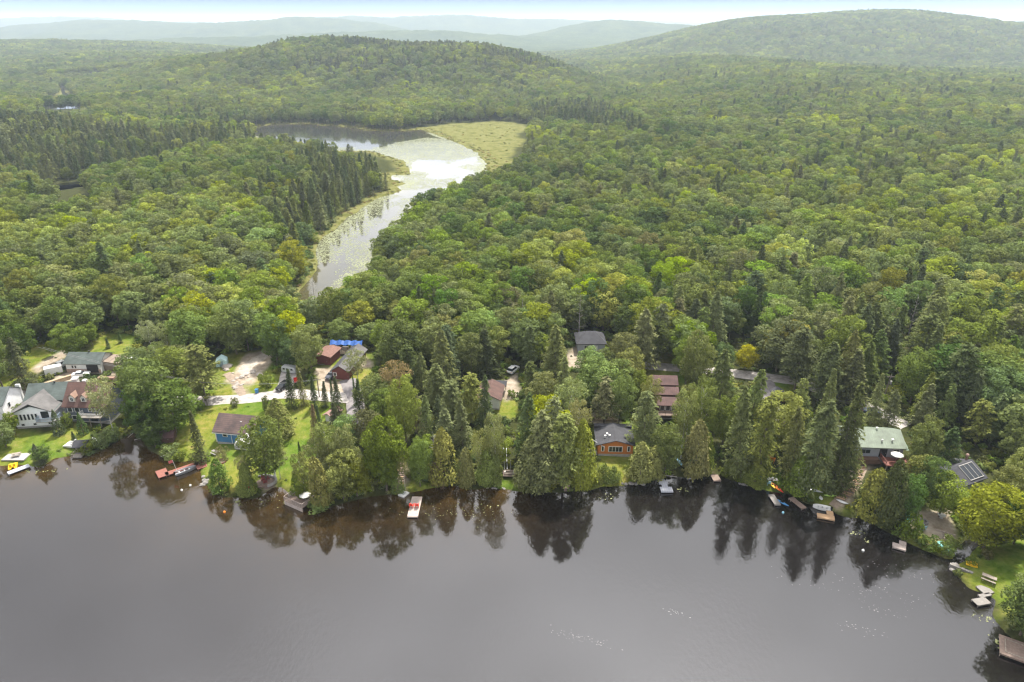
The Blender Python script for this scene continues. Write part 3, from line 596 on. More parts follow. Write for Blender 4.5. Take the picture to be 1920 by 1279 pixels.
for r0, r1, sp in ((120, 330, 6.2), (330, 560, 7.0), (560, 1000, 7.6), (1000, 1700, 9.0), (1700, 2900, 11.5)):
    x, y = fill(60 if r0 == 120 else r0, r1, sp, ang=64 if r0 < 300 else 50); h, dw, ds, df, dl, dp = hgt(x, y, True); r = np.hypot(x, y)
    ok = (dl > 2.5) & (ds > 3.5) & (df > 2) & (dp > 4) & (h > .1)
    dec = .93 if r0 < 1000 else .97; ok &= rng.random(len(x)) < dec
    x, y, h, ds, dl = x[ok], y[ok], h[ok], ds[ok], dl[ok]; r = np.hypot(x, y); n = len(x)
    # share of conifers
    pc = .05 + .15 * sstep(.52, .62, fbm(x / 130, y / 130, 61, 3)); 
    for pl in CONIF: pc = np.where(inpoly(x, y, pl), (.66 if pl is not CONIF[2] else .3), pc)
    for pl in CONI2: pc = np.where(inpoly(x, y, pl), .88, pc)
    hill = np.exp(-(((x + 165) / 260) ** 2 + ((y - 1270) / 230) ** 2) ** 1.2); pc = np.where(hill > .35, .12 + .5 * sstep(.42, .6, fbm(x / 90, y / 90, 71, 3)) + .25 * (hill > .85), pc)
    pc = np.where((ds < 24) & (r < 700) & ~inpoly(x, y, CONI2[1]), .08, pc)
    con = rng.random(n) < pc
    hh = np.where(con, rng.uniform(12, 20, n), rng.uniform(11, 18, n)) * (.86 + .3 * fbm(x / 60, y / 60, 91, 2)); 
    rr = np.where(con, hh * rng.uniform(.20, .31, n), hh * rng.uniform(.31, .43, n)) * (sp / 8.0 if r0 >= 330 else 1.0) ** .8
    nearedge = (dl < 9); hh = np.where(nearedge, hh * .62, hh); rr = np.where(nearedge, rr * .7, rr)
    # nothing may stand in front of the open places
    bad = np.zeros(n, bool); 
    if r0 < 1000:
        for fz in (0.02, .3, .55, .8, 1.0):
            for sx in (-.85, 0, .85):
                q = 1.0 if fz < .85 else .2
                bad |= masked(x + sx * rr * q * (.6 if fz < .2 else 1), y, h + hh * fz)
    for sx, sy, sr in SITES: bad |= np.hypot(x - sx, y - sy) < sr + rr * .6
    if r0 < 330:
        for t in trees[:nhand]:
            bad |= np.hypot(x - t[0], y - t[1]) < .62 * (rr + t[3])
    k = ~bad; i_spr = rng.random(n)
    auto += [[a, b_, c, d, e, ('spruce' if (sl or i % 14 == 0) else 'pine') if f else 'broadleaf', None, rr_] for i, (a, b_, c, d, e, f, rr_, sl) in enumerate(zip(x[k], y[k], h[k], rr[k], hh[k], con[k], r[k], (ds[k] < 25) & (i_spr[k] < .7)))]
# individuals: the 300 broadleaf and 300 needle trees that show largest
def in_frame(t):
    px, py, d = proj(t[0], t[1], t[2] + t[4] * .7); return -20 < px < 1940 and py < 1290
for t in trees: t.append(math.hypot(t[0], t[1]))
allt = trees + auto
CON = ('pine', 'spruce', 'cedar', 'column')
kinds = {'c': [], 'b': [], 'u': []}; rest = []
for i, t in enumerate(allt):
    key = 'c' if t[5] in CON else 'u' if t[5] == 'bush' else 'b'
    size = t[3] * t[4] / (t[7] ** 2) * (3 if i < nhand else 1)
    if i >= nhand and (not in_frame(t) or t[7] > 420): rest.append(t)
    else: kinds[key].append((size, i))
indiv = []
for key, lim in (('c', 290), ('b', 290), ('u', 290)):
    kinds[key].sort(reverse=True); indiv += [allt[i] for s, i in kinds[key][:lim]]; rest += [allt[i] for s, i in kinds[key][lim:]]
LM = [(45, 780, 'the white house with grey roof'), (165, 775, 'the brown-roofed house with dormers'), (165, 690, 'the garage with green-grey roof'), (105, 695, 'the white box trailer'), (312, 820, 'the small brown shed'), (345, 870, 'the red dock'),
      (440, 810, 'the blue house'), (531, 725, 'the black car'), (608, 668, 'the small red shed'), (645, 690, 'the long red barn'), (659, 805, 'the red truck'), (775, 935, 'the dock with red chairs'), (955, 890, 'the wooden swing deck'), (925, 745, 'the narrow brown roof'),
      (1152, 840, 'the orange cabin'), (1108, 640, 'the dark hip-roofed house'), (1250, 760, 'the stepped brown-roofed house'), (1250, 912, 'the grey cross-shaped dock'), (1343, 896, 'the small plank dock'), (1452, 930, 'the kayaks'), (1550, 960, 'the tan dock'), (1645, 840, 'the green-roofed house'),
      (1460, 745, 'the dark shed'), (1635, 772, 'the dark blue car'), (1815, 910, 'the grey house with skylights'), (1732, 980, 'the fire ring'), (1852, 1085, 'the picnic table on the lawn'), (1910, 1220, 'the large brown deck'), (565, 940, 'the railed deck with parasol'), (150, 845, 'the boathouse'),
      (25, 870, 'the yellow pedal boat'), (1245, 688, 'the pale road'), (1440, 715, 'the grey driveway'), (600, 520, 'the narrow stream'), (430, 690, 'the rocky clearing'), (1395, 665, 'the yellow tree'), (900, 600, 'the deep woods'), (1500, 560, 'the hillside woods'), (200, 560, 'the woods by the houses')]
LMW = [(*G(a, b)[:2], s) for a, b, s in LM]
COLW = dict(M='green', L='bright yellow-green', D='dark green', O='olive green', P='grey-green', S='blackish green', W='pale grey-green', Y='bright yellow', G='fresh green', B='bluish green', R='brownish', K='dull dark green')
NOUN = dict(broadleaf='round-crowned tree', birch='airy pale-trunked tree', bush='low shrub', pine='layered needle tree', spruce='spired conifer', cedar='dense cedar', column='clipped columnar cedar')
NAME = dict(broadleaf='broadleaf_tree', birch='birch_tree', bush='shrub', pine='pine_tree', spruce='spruce_tree', cedar='cedar_tree', column='columnar_cedar')
CAT = dict(broadleaf='tree', birch='tree', bush='shrub', pine='conifer', spruce='conifer', cedar='conifer', column='conifer')
AUTO_B = ['M', 'M', 'G', 'P', 'M', 'D', 'M', 'L', 'G', 'P', 'O', 'B']; AUTO_C = ['P', 'K', 'P', 'P', 'M', 'K', 'P', 'D']
seen_lab = {}
for t in indiv:
    if t[6] is None:
        cl_ = float(vnoise(t[0] / 30, t[1] / 30, 33))
        t[6] = random.choice(AUTO_C if t[5] in CON else (AUTO_B if cl_ < .7 else ['L', 'G', 'O', 'L', 'M']))
def relation(x, y, lx_, ly_):
    dx, dy = x - lx_, y - ly_
    if math.hypot(dx, dy) < 9 and abs(dx) > abs(dy): return 'beside'
    return 'behind' if dy > 0 and dy > abs(dx) * .8 else 'in front of' if dy < 0 and -dy > abs(dx) * .8 else ('to the right of' if dx > 0 else 'to the left of')
def lab(t, lvl):
    d = sorted(LMW, key=lambda m_: math.hypot(t[0] - m_[0], t[1] - m_[1]))
    size = 'very tall' if t[4] > 19 else 'tall' if t[4] > 14.5 else 'mid-height' if t[4] > 9 else 'short' if t[4] > 4 else 'small'
    s = f"{size} {COLW[t[6]]} {NOUN[t[5]]}"
    if lvl == 0: return f"{s} {relation(t[0], t[1], d[0][0], d[0][1])} {d[0][2]}"
    if lvl == 1: return f"{s} between {d[0][2]} and {d[1][2]}"
    w = 'slim' if t[3] / t[4] < .2 else 'broad'
    return f"{w} {s} near {d[1][2]} and {d[2][2]}"
labs = {}; l0 = {}
for t in indiv: l0.setdefault(lab(t, 0), []).append(t)
for lvl in (0, 1, 2):
    todo = [t for t in indiv if len(t) == 8]; cnt = {}
    for t in todo: cnt.setdefault(lab(t, lvl), []).append(t)
    for k, v in cnt.items():
        if len(v) == 1 and k not in labs and len(k.split()) <= 16: v[0].append(k); labs[k] = 1
NW = 'zero one two three four five six seven eight nine ten eleven twelve thirteen fourteen fifteen sixteen'.split(); OW = 'leftmost second third fourth fifth sixth seventh eighth ninth tenth eleventh twelfth'.split()
def place_words(i, n):
    if i == 0: return 'leftmost of ' + NW[n]
    if i == n - 1: return 'rightmost of ' + NW[n]
    return (OW[i] + ' from the left' if i <= n // 2 else OW[n - 1 - i] + ' from the right')
for t in indiv:
    if len(t) == 8:
        k = lab(t, 0); v = sorted(l0[k], key=lambda q: proj(q[0], q[1], q[2])[0]); i = v.index(t); k2 = k + ', ' + place_words(i, min(len(v), 16)); t.append(k2 if len(k2.split()) <= 16 else k2.replace('round-crowned ', '').replace('layered needle tree', 'pine').replace('airy pale-trunked ', 'airy ').replace('to the right of', 'right of').replace('to the left of', 'left of').replace('the narrow stream', 'the stream').replace(' from the', ' from'))
for n_, t in enumerate(indiv):
    rr0, hh0, var = PROTO[t[5]]; cm, tm = var[n_ % len(var)]
    grp = {'u': 'shrubs along the shore and gardens'}.get('u' if t[5] == 'bush' else '', 'conifers by the lake' if t[5] in CON else 'broadleaf trees by the lake')
    e = thing(NAME[t[5]], t[8], CAT[t[5]], (t[0], t[1], t[2] - .05), random.uniform(0, 6.28), grp)
    e.scale = (t[3] / rr0 * random.uniform(.93, 1.07), t[3] / rr0 * random.uniform(.88, 1.12), t[4] / hh0)
    if t[5] not in ('bush', 'column'): e.rotation_euler = (random.gauss(0, .03), random.gauss(0, .03), e.rotation_euler[2])
    tr = bpy.data.objects.new('trunk', tm); link(tr, e); cr = bpy.data.objects.new('crown', cm); link(cr, e)
    c0 = TINT[t[6]]; cr.color = (*[c * random.uniform(.92, 1.08) for c in c0], 1)

# ------------------------------------------------------------------ scattered masses: one object per kind, instanced on points
def scatter(name, label, protos, pts, scl, rot, pick, tint):
    c = bpy.data.collections.new(name + '_shapes')
    for k, mesh in enumerate(protos):
        o = bpy.data.objects.new('shape_%03d' % k, mesh); c.objects.link(o)
    me = bpy.data.meshes.new(name); me.vertices.add(len(pts)); me.vertices.foreach_set('co', np.asarray(pts, np.float32).ravel())
    me.attributes.new('scl', 'FLOAT_VECTOR', 'POINT').data.foreach_set('vector', np.asarray(scl, np.float32).ravel())
    tt = np.ones((len(pts), 4), np.float32); tt[:, :3] = np.asarray(tint); me.attributes.new('tint', 'FLOAT_COLOR', 'POINT').data.foreach_set('color', tt.ravel())
    me.attributes.new('rot', 'FLOAT_VECTOR', 'POINT').data.foreach_set('vector', np.asarray(rot, np.float32).ravel())
    me.attributes.new('pick', 'INT', 'POINT').data.foreach_set('value', np.asarray(pick, np.int32))
    o = link(bpy.data.objects.new(name, me)); o['label'] = label; o['kind'] = 'stuff'; o['category'] = name.split('_')[-1]
    ng = bpy.data.node_groups.new(name, 'GeometryNodeTree'); ng.interface.new_socket('Geometry', in_out='INPUT', socket_type='NodeSocketGeometry'); ng.interface.new_socket('Geometry', in_out='OUTPUT', socket_type='NodeSocketGeometry')
    gi = ng.nodes.new('NodeGroupInput'); go = ng.nodes.new('NodeGroupOutput'); ip = ng.nodes.new('GeometryNodeInstanceOnPoints')
    ci = ng.nodes.new('GeometryNodeCollectionInfo'); ci.inputs[0].default_value = c; ci.inputs[1].default_value = True; ci.inputs[2].default_value = True
    def na(nm, ty): n = ng.nodes.new('GeometryNodeInputNamedAttribute'); n.data_type = ty; n.inputs[0].default_value = nm; return n.outputs[0]
    ip.inputs['Pick Instance'].default_value = True
    e2r = ng.nodes.new('FunctionNodeEulerToRotation')
    Lk = ng.links.new; Lk(gi.outputs[0], ip.inputs['Points']); Lk(ci.outputs[0], ip.inputs['Instance']); Lk(na('pick', 'INT'), ip.inputs['Instance Index']); Lk(na('rot', 'FLOAT_VECTOR'), e2r.inputs[0]); Lk(e2r.outputs[0], ip.inputs['Rotation']); Lk(na('scl', 'FLOAT_VECTOR'), ip.inputs['Scale']); Lk(ip.outputs[0], go.inputs[0])
    o.modifiers.new('scatter', 'NODES').node_group = ng; return o
def stst(i): return stem(i + 5, 9, .22, 3, .5, 2)
FARB = [(joined('tree', crown_broad(s, 1100, .95, lobes=lb), stst(s), LEAFI, BARK), 4.8, 16) for s, lb in ((1, 30), (2, 24), (3, 36), (4, 28))]
MIDB = [(joined('tree', crown_broad(s + 30, 3200, .62, lobes=lb), stst(s), LEAFI, BARK), 4.8, 16) for s, lb in ((1, 34), (2, 28), (3, 40), (4, 30))]
MIDC = [(joined('tree', crown_layer(s, 2400, .8, H0=2.0, power=.62 if s == 81 else .48, gap=.12 if s == 81 else .3, levels=22 if s == 81 else 16), stem(s, 19, .24, 6, .2, 2), NEEDLEI, BARK), 4.4, 20) for s in (81, 82)] + [(joined('tree', crown_layer(s, 1800, .55, levels=26, Rr=2.3, H0=.5, H1=14, droop=.35, power=.95), stem(s, 13.4, .17, 4, .2, 1), NEEDLEI, BARK), 2.2, 14) for s in (83, 84)]
FARC = [(joined('tree', crown_layer(s, 800, 1.3, H0=1.0, levels=16, asp=.5, power=.55), stem(s, 18, .24, 2, .2, 2), NEEDLEI, BARK), 4.4, 20) for s in (91, 92)] + [(joined('tree', crown_layer(s, 700, .95, levels=18, Rr=2.3, H0=.5, H1=14, droop=.35, power=.95, asp=.55), stem(s, 13, .17, 2, .2, 1), NEEDLEI, BARK), 2.2, 14) for s in (93, 94)]
TB = ['D', 'M', 'B', 'M', 'P', 'M', 'G', 'M', 'O', 'L']; TCn = ['S', 'K', 'K', 'P', 'P', 'P']
def forest(name, label, src, mid, farp, tints):
    lst = mid + farp; nm = len(mid); pts = []; scl = []; rot = []; pick = []; tint = []
    for t in src:
        farq = t[7] > 620; L_ = farp if farq else mid; half = len(L_) // 2
        if t[5] in CON: v = random.randrange(half) + (half if t[5] in ('spruce', 'cedar', 'column') else 0)
        else: v = random.randrange(len(L_))
        k = (nm if farq else 0) + v; _, r0, h0 = lst[k]
        if t[6]: tn = TINT[t[6]]
        else:
            cn = float(fbm(t[0] / 70, t[1] / 70, 131, 3)); q = min(.999, max(0, (cn - .47) * 1.6 + random.random())) * (len(tints) - 1); i0 = int(q); f = q - i0
            tn = [a * (1 - f) + b * f for a, b in zip(TINT[tints[i0]], TINT[tints[i0 + 1]])]
        pts.append((t[0], t[1], t[2] - .3)); s = t[3] / r0; scl.append((s, s * random.uniform(.88, 1.12), t[4] / h0)); rot.append((random.gauss(0, .03), random.gauss(0, .03), random.uniform(0, 6.28))); pick.append(k); tint.append(tn)
    return scatter(name, label, [q[0] for q in lst], pts, scl, rot, pick, tint)
rb = [t for t in rest if t[5] not in CON and t[5] != 'bush']; rc = [t for t in rest if t[5] in CON]
print('TREES individual', len(indiv), 'broad', len(rb), 'conifer', len(rc))
forest('broadleaf_forest', 'broadleaf woods covering the valley and hills beyond the houses', rb, MIDB, FARB, TB)
forest('conifer_forest', 'dark needle trees spread through the woods and along the stream', rc, MIDC, FARC, TCn)
# undergrowth: low plants at the banks, in the clearings and under the trees
BU = [(crown_mesh('plants', crown_broad(s, 260, .42, lobes=9, Rr=1.3, H0=-.3, H1=1.3), LEAFI)) for s in (201, 202, 203)]
pts = []; scl = []; rot = []; pick = []
x, y = fill(120, 360, 1.9, .5, 42); h, dw, ds, df, dl, dp = hgt(x, y, True)
lw = np.zeros(len(x)); 
for pl in LAWNS + DIRTS: lw = np.maximum(lw, inpoly(x, y, pl))
pr_ = np.where(lw > 0, .035, .55); pr_ = np.where((dl > 0) & (dl < 1.8), .75, pr_); pr_ = np.where((dl > 1.8) & (dl < 8) & (lw == 0), .6, pr_)
rd = np.zeros(len(x), bool)
for o in bpy.data.objects:
    if o.name.split('.')[0] in ('gravel_road', 'gravel_track', 'asphalt_driveway', 'stone_path', 'dirt_path', 'rocky_track'):
        co = np.empty(len(o.data.vertices) * 3, np.float32); o.data.vertices.foreach_get('co', co); co = co.reshape(-1, 7, 3)[:, 3]
        rd |= segdist(x, y, [tuple(q[:2]) for q in co[::2]], False) < (1.5 if 'path' in o.name else 3.3)
st = np.zeros(len(x), bool)
for sx, sy, sr in SITES: st |= np.hypot(x - sx, y - sy) < sr * .72
k = (rng.random(len(x)) < pr_) & ~rd & ~st & (dl > .1) & (ds > 2)
nu = int(k.sum()); sz = rng.uniform(.45, 1.15, nu) * np.where(lw[k] > 0, .45, np.where(dl[k] < 2, .75, 1.1))
tn = np.array([TINT[c_] for c_ in 'MODG'])[rng.integers(0, 4, nu)] * rng.uniform(.8, 1.25, (nu, 1))
scatter('shore_undergrowth', 'low green plants and scrub between the trees and along the bank', BU, np.stack([x[k], y[k], h[k]], 1), np.stack([sz, sz, sz * rng.uniform(.5, 1.1, nu)], 1), np.stack([sz * 0, sz * 0, rng.uniform(0, 6.28, nu)], 1), rng.integers(0, 3, nu), tn)
# sedge tussocks on the marsh edge
x, y = fill(225, 900, 3.2, .5, 30); k = x < 80; x, y = x[k], y[k]; h, dw, ds, df, dl, dp = hgt(x, y, True)
k = ((ds > .3) & (ds < 9) & (dl > 50)) | ((df < 0) & (rng.random(len(x)) < .06)); k &= rng.random(len(x)) < .55; nu = int(k.sum()); sz = rng.uniform(.4, .9, nu)
scatter('marsh_sedge', 'low sedge tussocks on the stream bank and marsh', BU, np.stack([x[k], y[k], h[k]], 1), np.stack([sz * 1.2, sz * 1.2, sz * .6], 1), np.stack([sz * 0, sz * 0, sz * 7], 1), rng.integers(0, 3, nu), np.array([(.20, .20, .06), (.14, .16, .05), (.26, .22, .10)])[rng.integers(0, 3, nu)])
# lily pads
LILY = MAT('lily_pads', (.15, .165, .075), .6, .3, .08); LILY2 = MAT('shore_lily_pads', (.14, .155, .05), .6, .3, .6)
def lilies(name, label, x, y, size, m_=LILY):
    n = len(x); a = np.arange(7) * 2 * np.pi / 7; rr = size * rng.uniform(.5, 1.3, n)
    V = np.stack([x[:, None] + rr[:, None] * np.cos(a) * rng.uniform(.75, 1.2, (n, 7)), y[:, None] + rr[:, None] * np.sin(a) * rng.uniform(.75, 1.2, (n, 7)), np.full((n, 7), .012) + rng.uniform(0, .02, (n, 1))], -1).reshape(-1, 3)
    o = link(bpy.data.objects.new(name, mesh_np(name, V, np.arange(n * 7).reshape(n, 7), [m_]))); o['kind'] = 'stuff'; o['label'] = label; o['category'] = 'lily pads'; return o
n = 900000; x = rng.uniform(-330, 40, n); y = rng.uniform(245, 700, n); d = sdf(x, y, STREAM); k = d < -.1; x, y, d = x[k], y[k], d[k]; n = len(x)
fx = fbm(x / 16, y / 30, 301, 4); px_, py_, _ = proj(x, y, 0 * x)
flatz = inpoly(px_, py_, [(690, 285), (740, 268), (800, 258), (845, 262), (905, 290), (860, 300), (770, 300), (730, 296)])
dens = .5 * sstep(.47, .60, fx) + .6 * sstep(-12, -1, d) * (fx > .40); dens = np.where(flatz, .62, dens); dens = np.where((py_ < 276) & ~flatz, .0 + .8 * (d > -4), dens)
k = (d < -.2) & (rng.random(n) < dens * .6)
lilies('lily_pads', 'pale green lily pads floating on the stream and pond', x[k], y[k], np.where(y[k] > 400, .40, .34))
def near_lily(cx, cy, n, sx, sy, size):
    a, b_ = P(cx, cy); return a + rng.normal(0, sx, n), b_ + rng.normal(0, sy, n), np.full(n, size)
L_ = [near_lily(*q) for q in ((850, 957, 60, 6, 1.4, .08), (905, 960, 20, 3, 2, .09), (912, 950, 8, 1.2, .6, .14), (820, 965, 12, 2, .8, .10), (70, 883, 24, 2.0, .4, .16), (1609, 1000, 14, .8, .5, .16), (1626, 1015, 8, .5, .4, .16), (448, 942, 8, .4, .5, .25), (1143, 932, 10, .8, .5, .16), (1875, 1205, 16, .5, .8, .22), (1884, 1225, 10, .4, .4, .22), (1280, 920, 8, .6, .4, .2), (500, 940, 30, 3, 1, .12), (1850, 1158, 30, 1.2, .5, .12))]
x, y, s = (np.concatenate([q[i] for q in L_]) for i in range(3)); k = sdf(x, y, LAKE) < -.3
lilies('lily_pads', 'small yellowish lily pads floating near the lake shore', x[k], y[k], s[k], LILY2)
# ------------------------------------------------------------------ materials of built things
WHITE = MAT('white_siding', (.78, .79, .80), .6, .12, .8, stripe=(2, .22, .18)); WHITEP = MAT('white_paint', (.62, .62, .60), .5, .12, 1.2); GREYW = MAT('grey_siding', (.30, .32, .365), .7, .12, .9, stripe=(2, .25, .2))
NAVY = MAT('slate_blue_siding', (.07, .085, .11), .7, .2, 1, stripe=(2, .25, .2)); BLUE = MAT('blue_siding', (.045, .16, .32), .6, .18, 1, stripe=(2, .25, .22)); ORANGE = MAT('orange_log_siding', (.46, .15, .03), .6, .2, 1, stripe=(2, .2, .35))
BROWNW = MAT('brown_siding', (.085, .045, .028), .8, .25, 1.3, stripe=(2, .25, .2)); REDW = MAT('red_siding', (.13, .032, .024), .8, .25, 1.1, stripe=(0, .3, .2)); STONEW = MAT('tan_brick', (.33, .24, .19), .9, .25, 2.0)
R_GREY = MAT('weathered_shingles', (.105, .10, .097), .95, .42, .5, stripe=(1, .35, .18)); R_GREEN = MAT('grey_green_shingles', (.062, .078, .072), .9, .42, .5, stripe=(1, .4, .15)); R_BROWN = MAT('brown_shingles', (.085, .045, .036), .9, .42, .5, stripe=(1, .4, .2))
R_DARK = MAT('dark_shingles', (.04, .04, .046), .9, .42, .5, stripe=(1, .4, .2)); R_MET = MAT('green_metal_roof', (.125, .155, .11), .6, .42, .5, stripe=(0, .5, .12)); R_RED = MAT('reddish_brown_metal_roof', (.085, .045, .04), .85, .42, .5, stripe=(0, .5, .15)); R_RUST = MAT('rusty_roof', (.15, .075, .055), .85, .4, 1.6, stripe=(0, .5, .2))
R_FADE = MAT('faded_brown_shingles', (.055, .042, .044), .9, .35, .35, stripe=(1, .4, .2), col2=(.11, .07, .058))
GLASS = MAT('window_glass', (.02, .025, .03), .08, .1, 1); DECKG = MAT('grey_deck_boards', (.20, .185, .17), .85, .25, 2.2, stripe=(0, .18, .35)); DECKB = MAT('brown_deck_boards', (.20, .145, .115), .85, .3, 2.0, stripe=(0, .18, .35)); DECKR = MAT('red_stained_boards', (.20, .07, .05), .7, .25, 2, stripe=(0, .2, .3))
DECKT = MAT('tan_deck_boards', (.42, .27, .15), .7, .2, 2, stripe=(0, .2, .3)); DECKP = MAT('pale_deck_boards', (.36, .30, .265), .85, .22, 2, stripe=(1, .2, .3)); PLAST = MAT('grey_plastic', (.36, .37, .41), .45, .12, 1.5, stripe=(0, .5, .25)); FOUND = MAT('concrete', (.30, .29, .275), .9, .2, 1.2)
REDP = MAT('red_plastic', (.60, .035, .015), .45, .1, 2); BLUEP = MAT('blue_plastic', (.04, .20, .42), .45, .15, 2); SKYP = MAT('pale_blue_plastic', (.22, .42, .50), .5, .15, 2); YELP = MAT('yellow_plastic', (.75, .45, .01), .4, .12, 2); ORAP = MAT('orange_plastic', (.75, .22, .015), .4, .12, 2); LIME = MAT('lime_plastic', (.42, .62, .12), .45, .12, 2)
TEAL = MAT('teal_tarp', (.03, .26, .22), .6, .35, 1.2); TARPB = MAT('blue_tarp', (.02, .095, .33), .5, .3, .9); TAN = MAT('tan_canvas', (.50, .42, .30), .9, .25, 1); CANV = MAT('pale_canvas', (.40, .395, .37), .85, .15, 1.2); AQUA = MAT('pale_aqua_canvas', (.42, .58, .58), .8, .15, 1.2)
BLACKM = MAT('black_paint', (.012, .012, .014), .25, .2, 1); REDM = MAT('red_paint', (.45, .02, .015), .3, .15, 1); NAVYM = MAT('dark_blue_paint', (.02, .03, .06), .3, .2, 1); SILV = MAT('silver_paint', (.45, .46, .48), .35, .12, 1, .3); RUBBER = MAT('rubber', (.02, .02, .02), .85, .2, 2)
ALU = MAT('aluminium', (.42, .43, .45), .4, .15, 2, .6); STONE = MAT('field_stone', (.20, .185, .17), .95, .3, 1.5); GRANITE = MAT('pale_boulder', (.32, .285, .25), .95, .3, .7); WOOD = MAT('weathered_wood', (.25, .21, .17), .9, .3, 3); LUMB = MAT('fresh_lumber', (.36, .27, .175), .85, .25, 1.5, stripe=(1, .25, .4)); POLEM = MAT('pole_wood', (.17, .145, .125), .95, .25, 3); STEEL = MAT('galvanised_steel', (.35, .36, .37), .5, .15, 2, .5)
BRICK = MAT('chimney_stucco', (.55, .53, .50), .9, .15, 2); FABR = MAT('red_and_white_cloth', (.55, .30, .27), .9, .2, 1, stripe=(0, .4, .5)); FLAGM = MAT('faded_red_flag', (.55, .12, .12), .8, .2, 1); SOIL = MAT('soil', (.10, .075, .05), .95, .3, 1)

def gp(px, py, dz=0.0): x, y, z_ = G(px, py); return (x, y, z_ + dz)
def wp(px, py, z_): x, y = P(px, py, z_); return (x, y, z_)          # on the water
def block_wall(mb, x0, x1, y0, y1, z0, h, rh, ax):
    zt = z0 + h
    if rh <= 0: return mb.box(((x0 + x1) / 2, (y0 + y1) / 2, z0 + h / 2), (x1 - x0, y1 - y0, h))
    if ax == 'y': mb.side([(x0, z0), (x1, z0), (x1, zt), ((x0 + x1) / 2, zt + rh), (x0, zt)], y0, y1)
    else:
        n = 5; pr = [(y0, z0), (y1, z0), (y1, zt), ((y0 + y1) / 2, zt + rh), (y0, zt)]
        vs = [(x0, a, b) for a, b in pr] + [(x1, a, b) for a, b in pr]; mb.add(vs, [tuple(range(n))[::-1], tuple(range(n, 2 * n))] + [(i, (i + 1) % n, n + (i + 1) % n, n + i) for i in range(n)])
    return mb
def block_roof(mb, x0, x1, y0, y1, z0, h, rh, ax, ov=.5, th=.16, hip=0.0):
    zt = z0 + h; 
    if ax == 'x': a0, a1, b0, b1 = x0 - ov, x1 + ov, y0, y1
    else: a0, a1, b0, b1 = y0 - ov, y1 + ov, x0, x1
    bm = (b0 + b1) / 2; sl = rh / ((b1 - b0) / 2); 
    def pt(a, b, z_): return (a, b, z_) if ax == 'x' else (b, a, z_)
    for s in (-1, 1):
        be = b0 - ov if s < 0 else b1 + ov; ze = zt - sl * ov + .04; zr = zt + rh + .04
        q = [pt(a0, be, ze), pt(a1, be, ze), pt(a1 - hip, bm, zr), pt(a0 + hip, bm, zr)]
        q2 = [(p[0], p[1], p[2] + th) for p in q]; mb.add(q + q2, [(0, 3, 2, 1), (4, 5, 6, 7), (0, 1, 5, 4), (1, 2, 6, 5), (2, 3, 7, 6), (3, 0, 4, 7)])
    if hip > 0:
        for s, ae, ar in ((0, a0, a0 + hip), (1, a1, a1 - hip)):
            q = [pt(ae, b0 - ov, zt - sl * ov + .05), pt(ae, b1 + ov, zt - sl * ov + .05), pt(ar, bm, zt + rh + .05)]; q2 = [(p[0], p[1], p[2] + th) for p in q]
            mb.add(q + q2, [(0, 1, 2), (3, 4, 5), (0, 1, 4, 3), (1, 2, 5, 4), (2, 0, 3, 5)])
def window(root, c, w, h, face='f', fr=None, panes=1):
    d = {'f': (0, -1), 'b': (0, 1), 'l': (-1, 0), 'r': (1, 0)}[face]; flat = face in 'fb'
    dims = (w + .22, .09, h + .22) if flat else (.09, w + .22, h + .22); f = MB().box((c[0] + d[0] * .03, c[1] + d[1] * .03, c[2]), dims)
    fo = f.build('window', fr or WHITEP, root); p = MB()
    for k in range(panes):
        ww = w / panes - .08; off = (k - (panes - 1) / 2) * (w / panes)
        p.box((c[0] + d[0] * .08 + (off if flat else 0), c[1] + d[1] * .08 + (0 if flat else off), c[2]), (ww, .04, h) if flat else (.04, ww, h))
    p.build('pane', GLASS, fo); return fo
def door(root, c, w=.95, h=2.05, face='f', mat=None):
    d = {'f': (0, -1), 'l': (-1, 0), 'r': (1, 0)}[face]; o = MB().box((c[0] + d[0] * .03, c[1] + d[1] * .03, c[2] + h / 2), (w, .1, h) if face == 'f' else (.1, w, h)).build('door', mat or WHITEP, root)
    MB().ball((c[0] + d[0] * .11 + (.35 * w if face == 'f' else 0), c[1] + d[1] * .11, c[2] + 1.0), .06, 6).build('handle', STEEL, o); return o
def house(name, label, cat, loc, rz, blocks, wm, rm, found=.4):
    r = thing(name, label, cat, loc, rz); w = MB(); ro = MB(); fo = MB()
    for b in blocks:
        x0, x1, y0, y1, z0, h, rh, ax = b[:8]; hip = b[8] if len(b) > 8 else 0
        block_wall(w, x0, x1, y0, y1, z0 + found, h, 0 if hip else rh, ax); block_roof(ro, x0, x1, y0, y1, z0 + found, h, rh, ax, hip=hip); fo.box(((x0 + x1) / 2, (y0 + y1) / 2, z0 + found / 2 - .8), (x1 - x0 - .1, y1 - y0 - .1, found + 1.6))
    w.build('wall', wm, r); ro.build('roof', rm, r); fo.build('foundation', FOUND, r); return r
def railing(mb, pts, h=1.0, gap=.18, th=.05):
    for (x0, y0, z0), (x1, y1, z1) in zip(pts[:-1], pts[1:]):
        L = math.dist((x0, y0), (x1, y1)); n = max(1, int(L / gap)); mb.cyl((x0, y0, z0 + h), (x1, y1, z1 + h), th, n=4); mb.cyl((x0, y0, z0 + .12), (x1, y1, z1 + .12), th * .7, n=4)
        for i in range(n + 1): t = i / n; x = x0 + (x1 - x0) * t; y = y0 + (y1 - y0) * t; z_ = z0 + (z1 - z0) * t; mb.cyl((x, y, z_), (x, y, z_ + h), th * (1.0 if i % 8 == 0 else .45), n=4)
    return mb
def vents(r, pts, mat=None):
    for p in pts: MB().cyl(p, (p[0], p[1], p[2] + .5), .14, n=8).box((p[0], p[1], p[2] + .55), (.42, .42, .12)).build('roof_vent', mat or WHITEP, r)

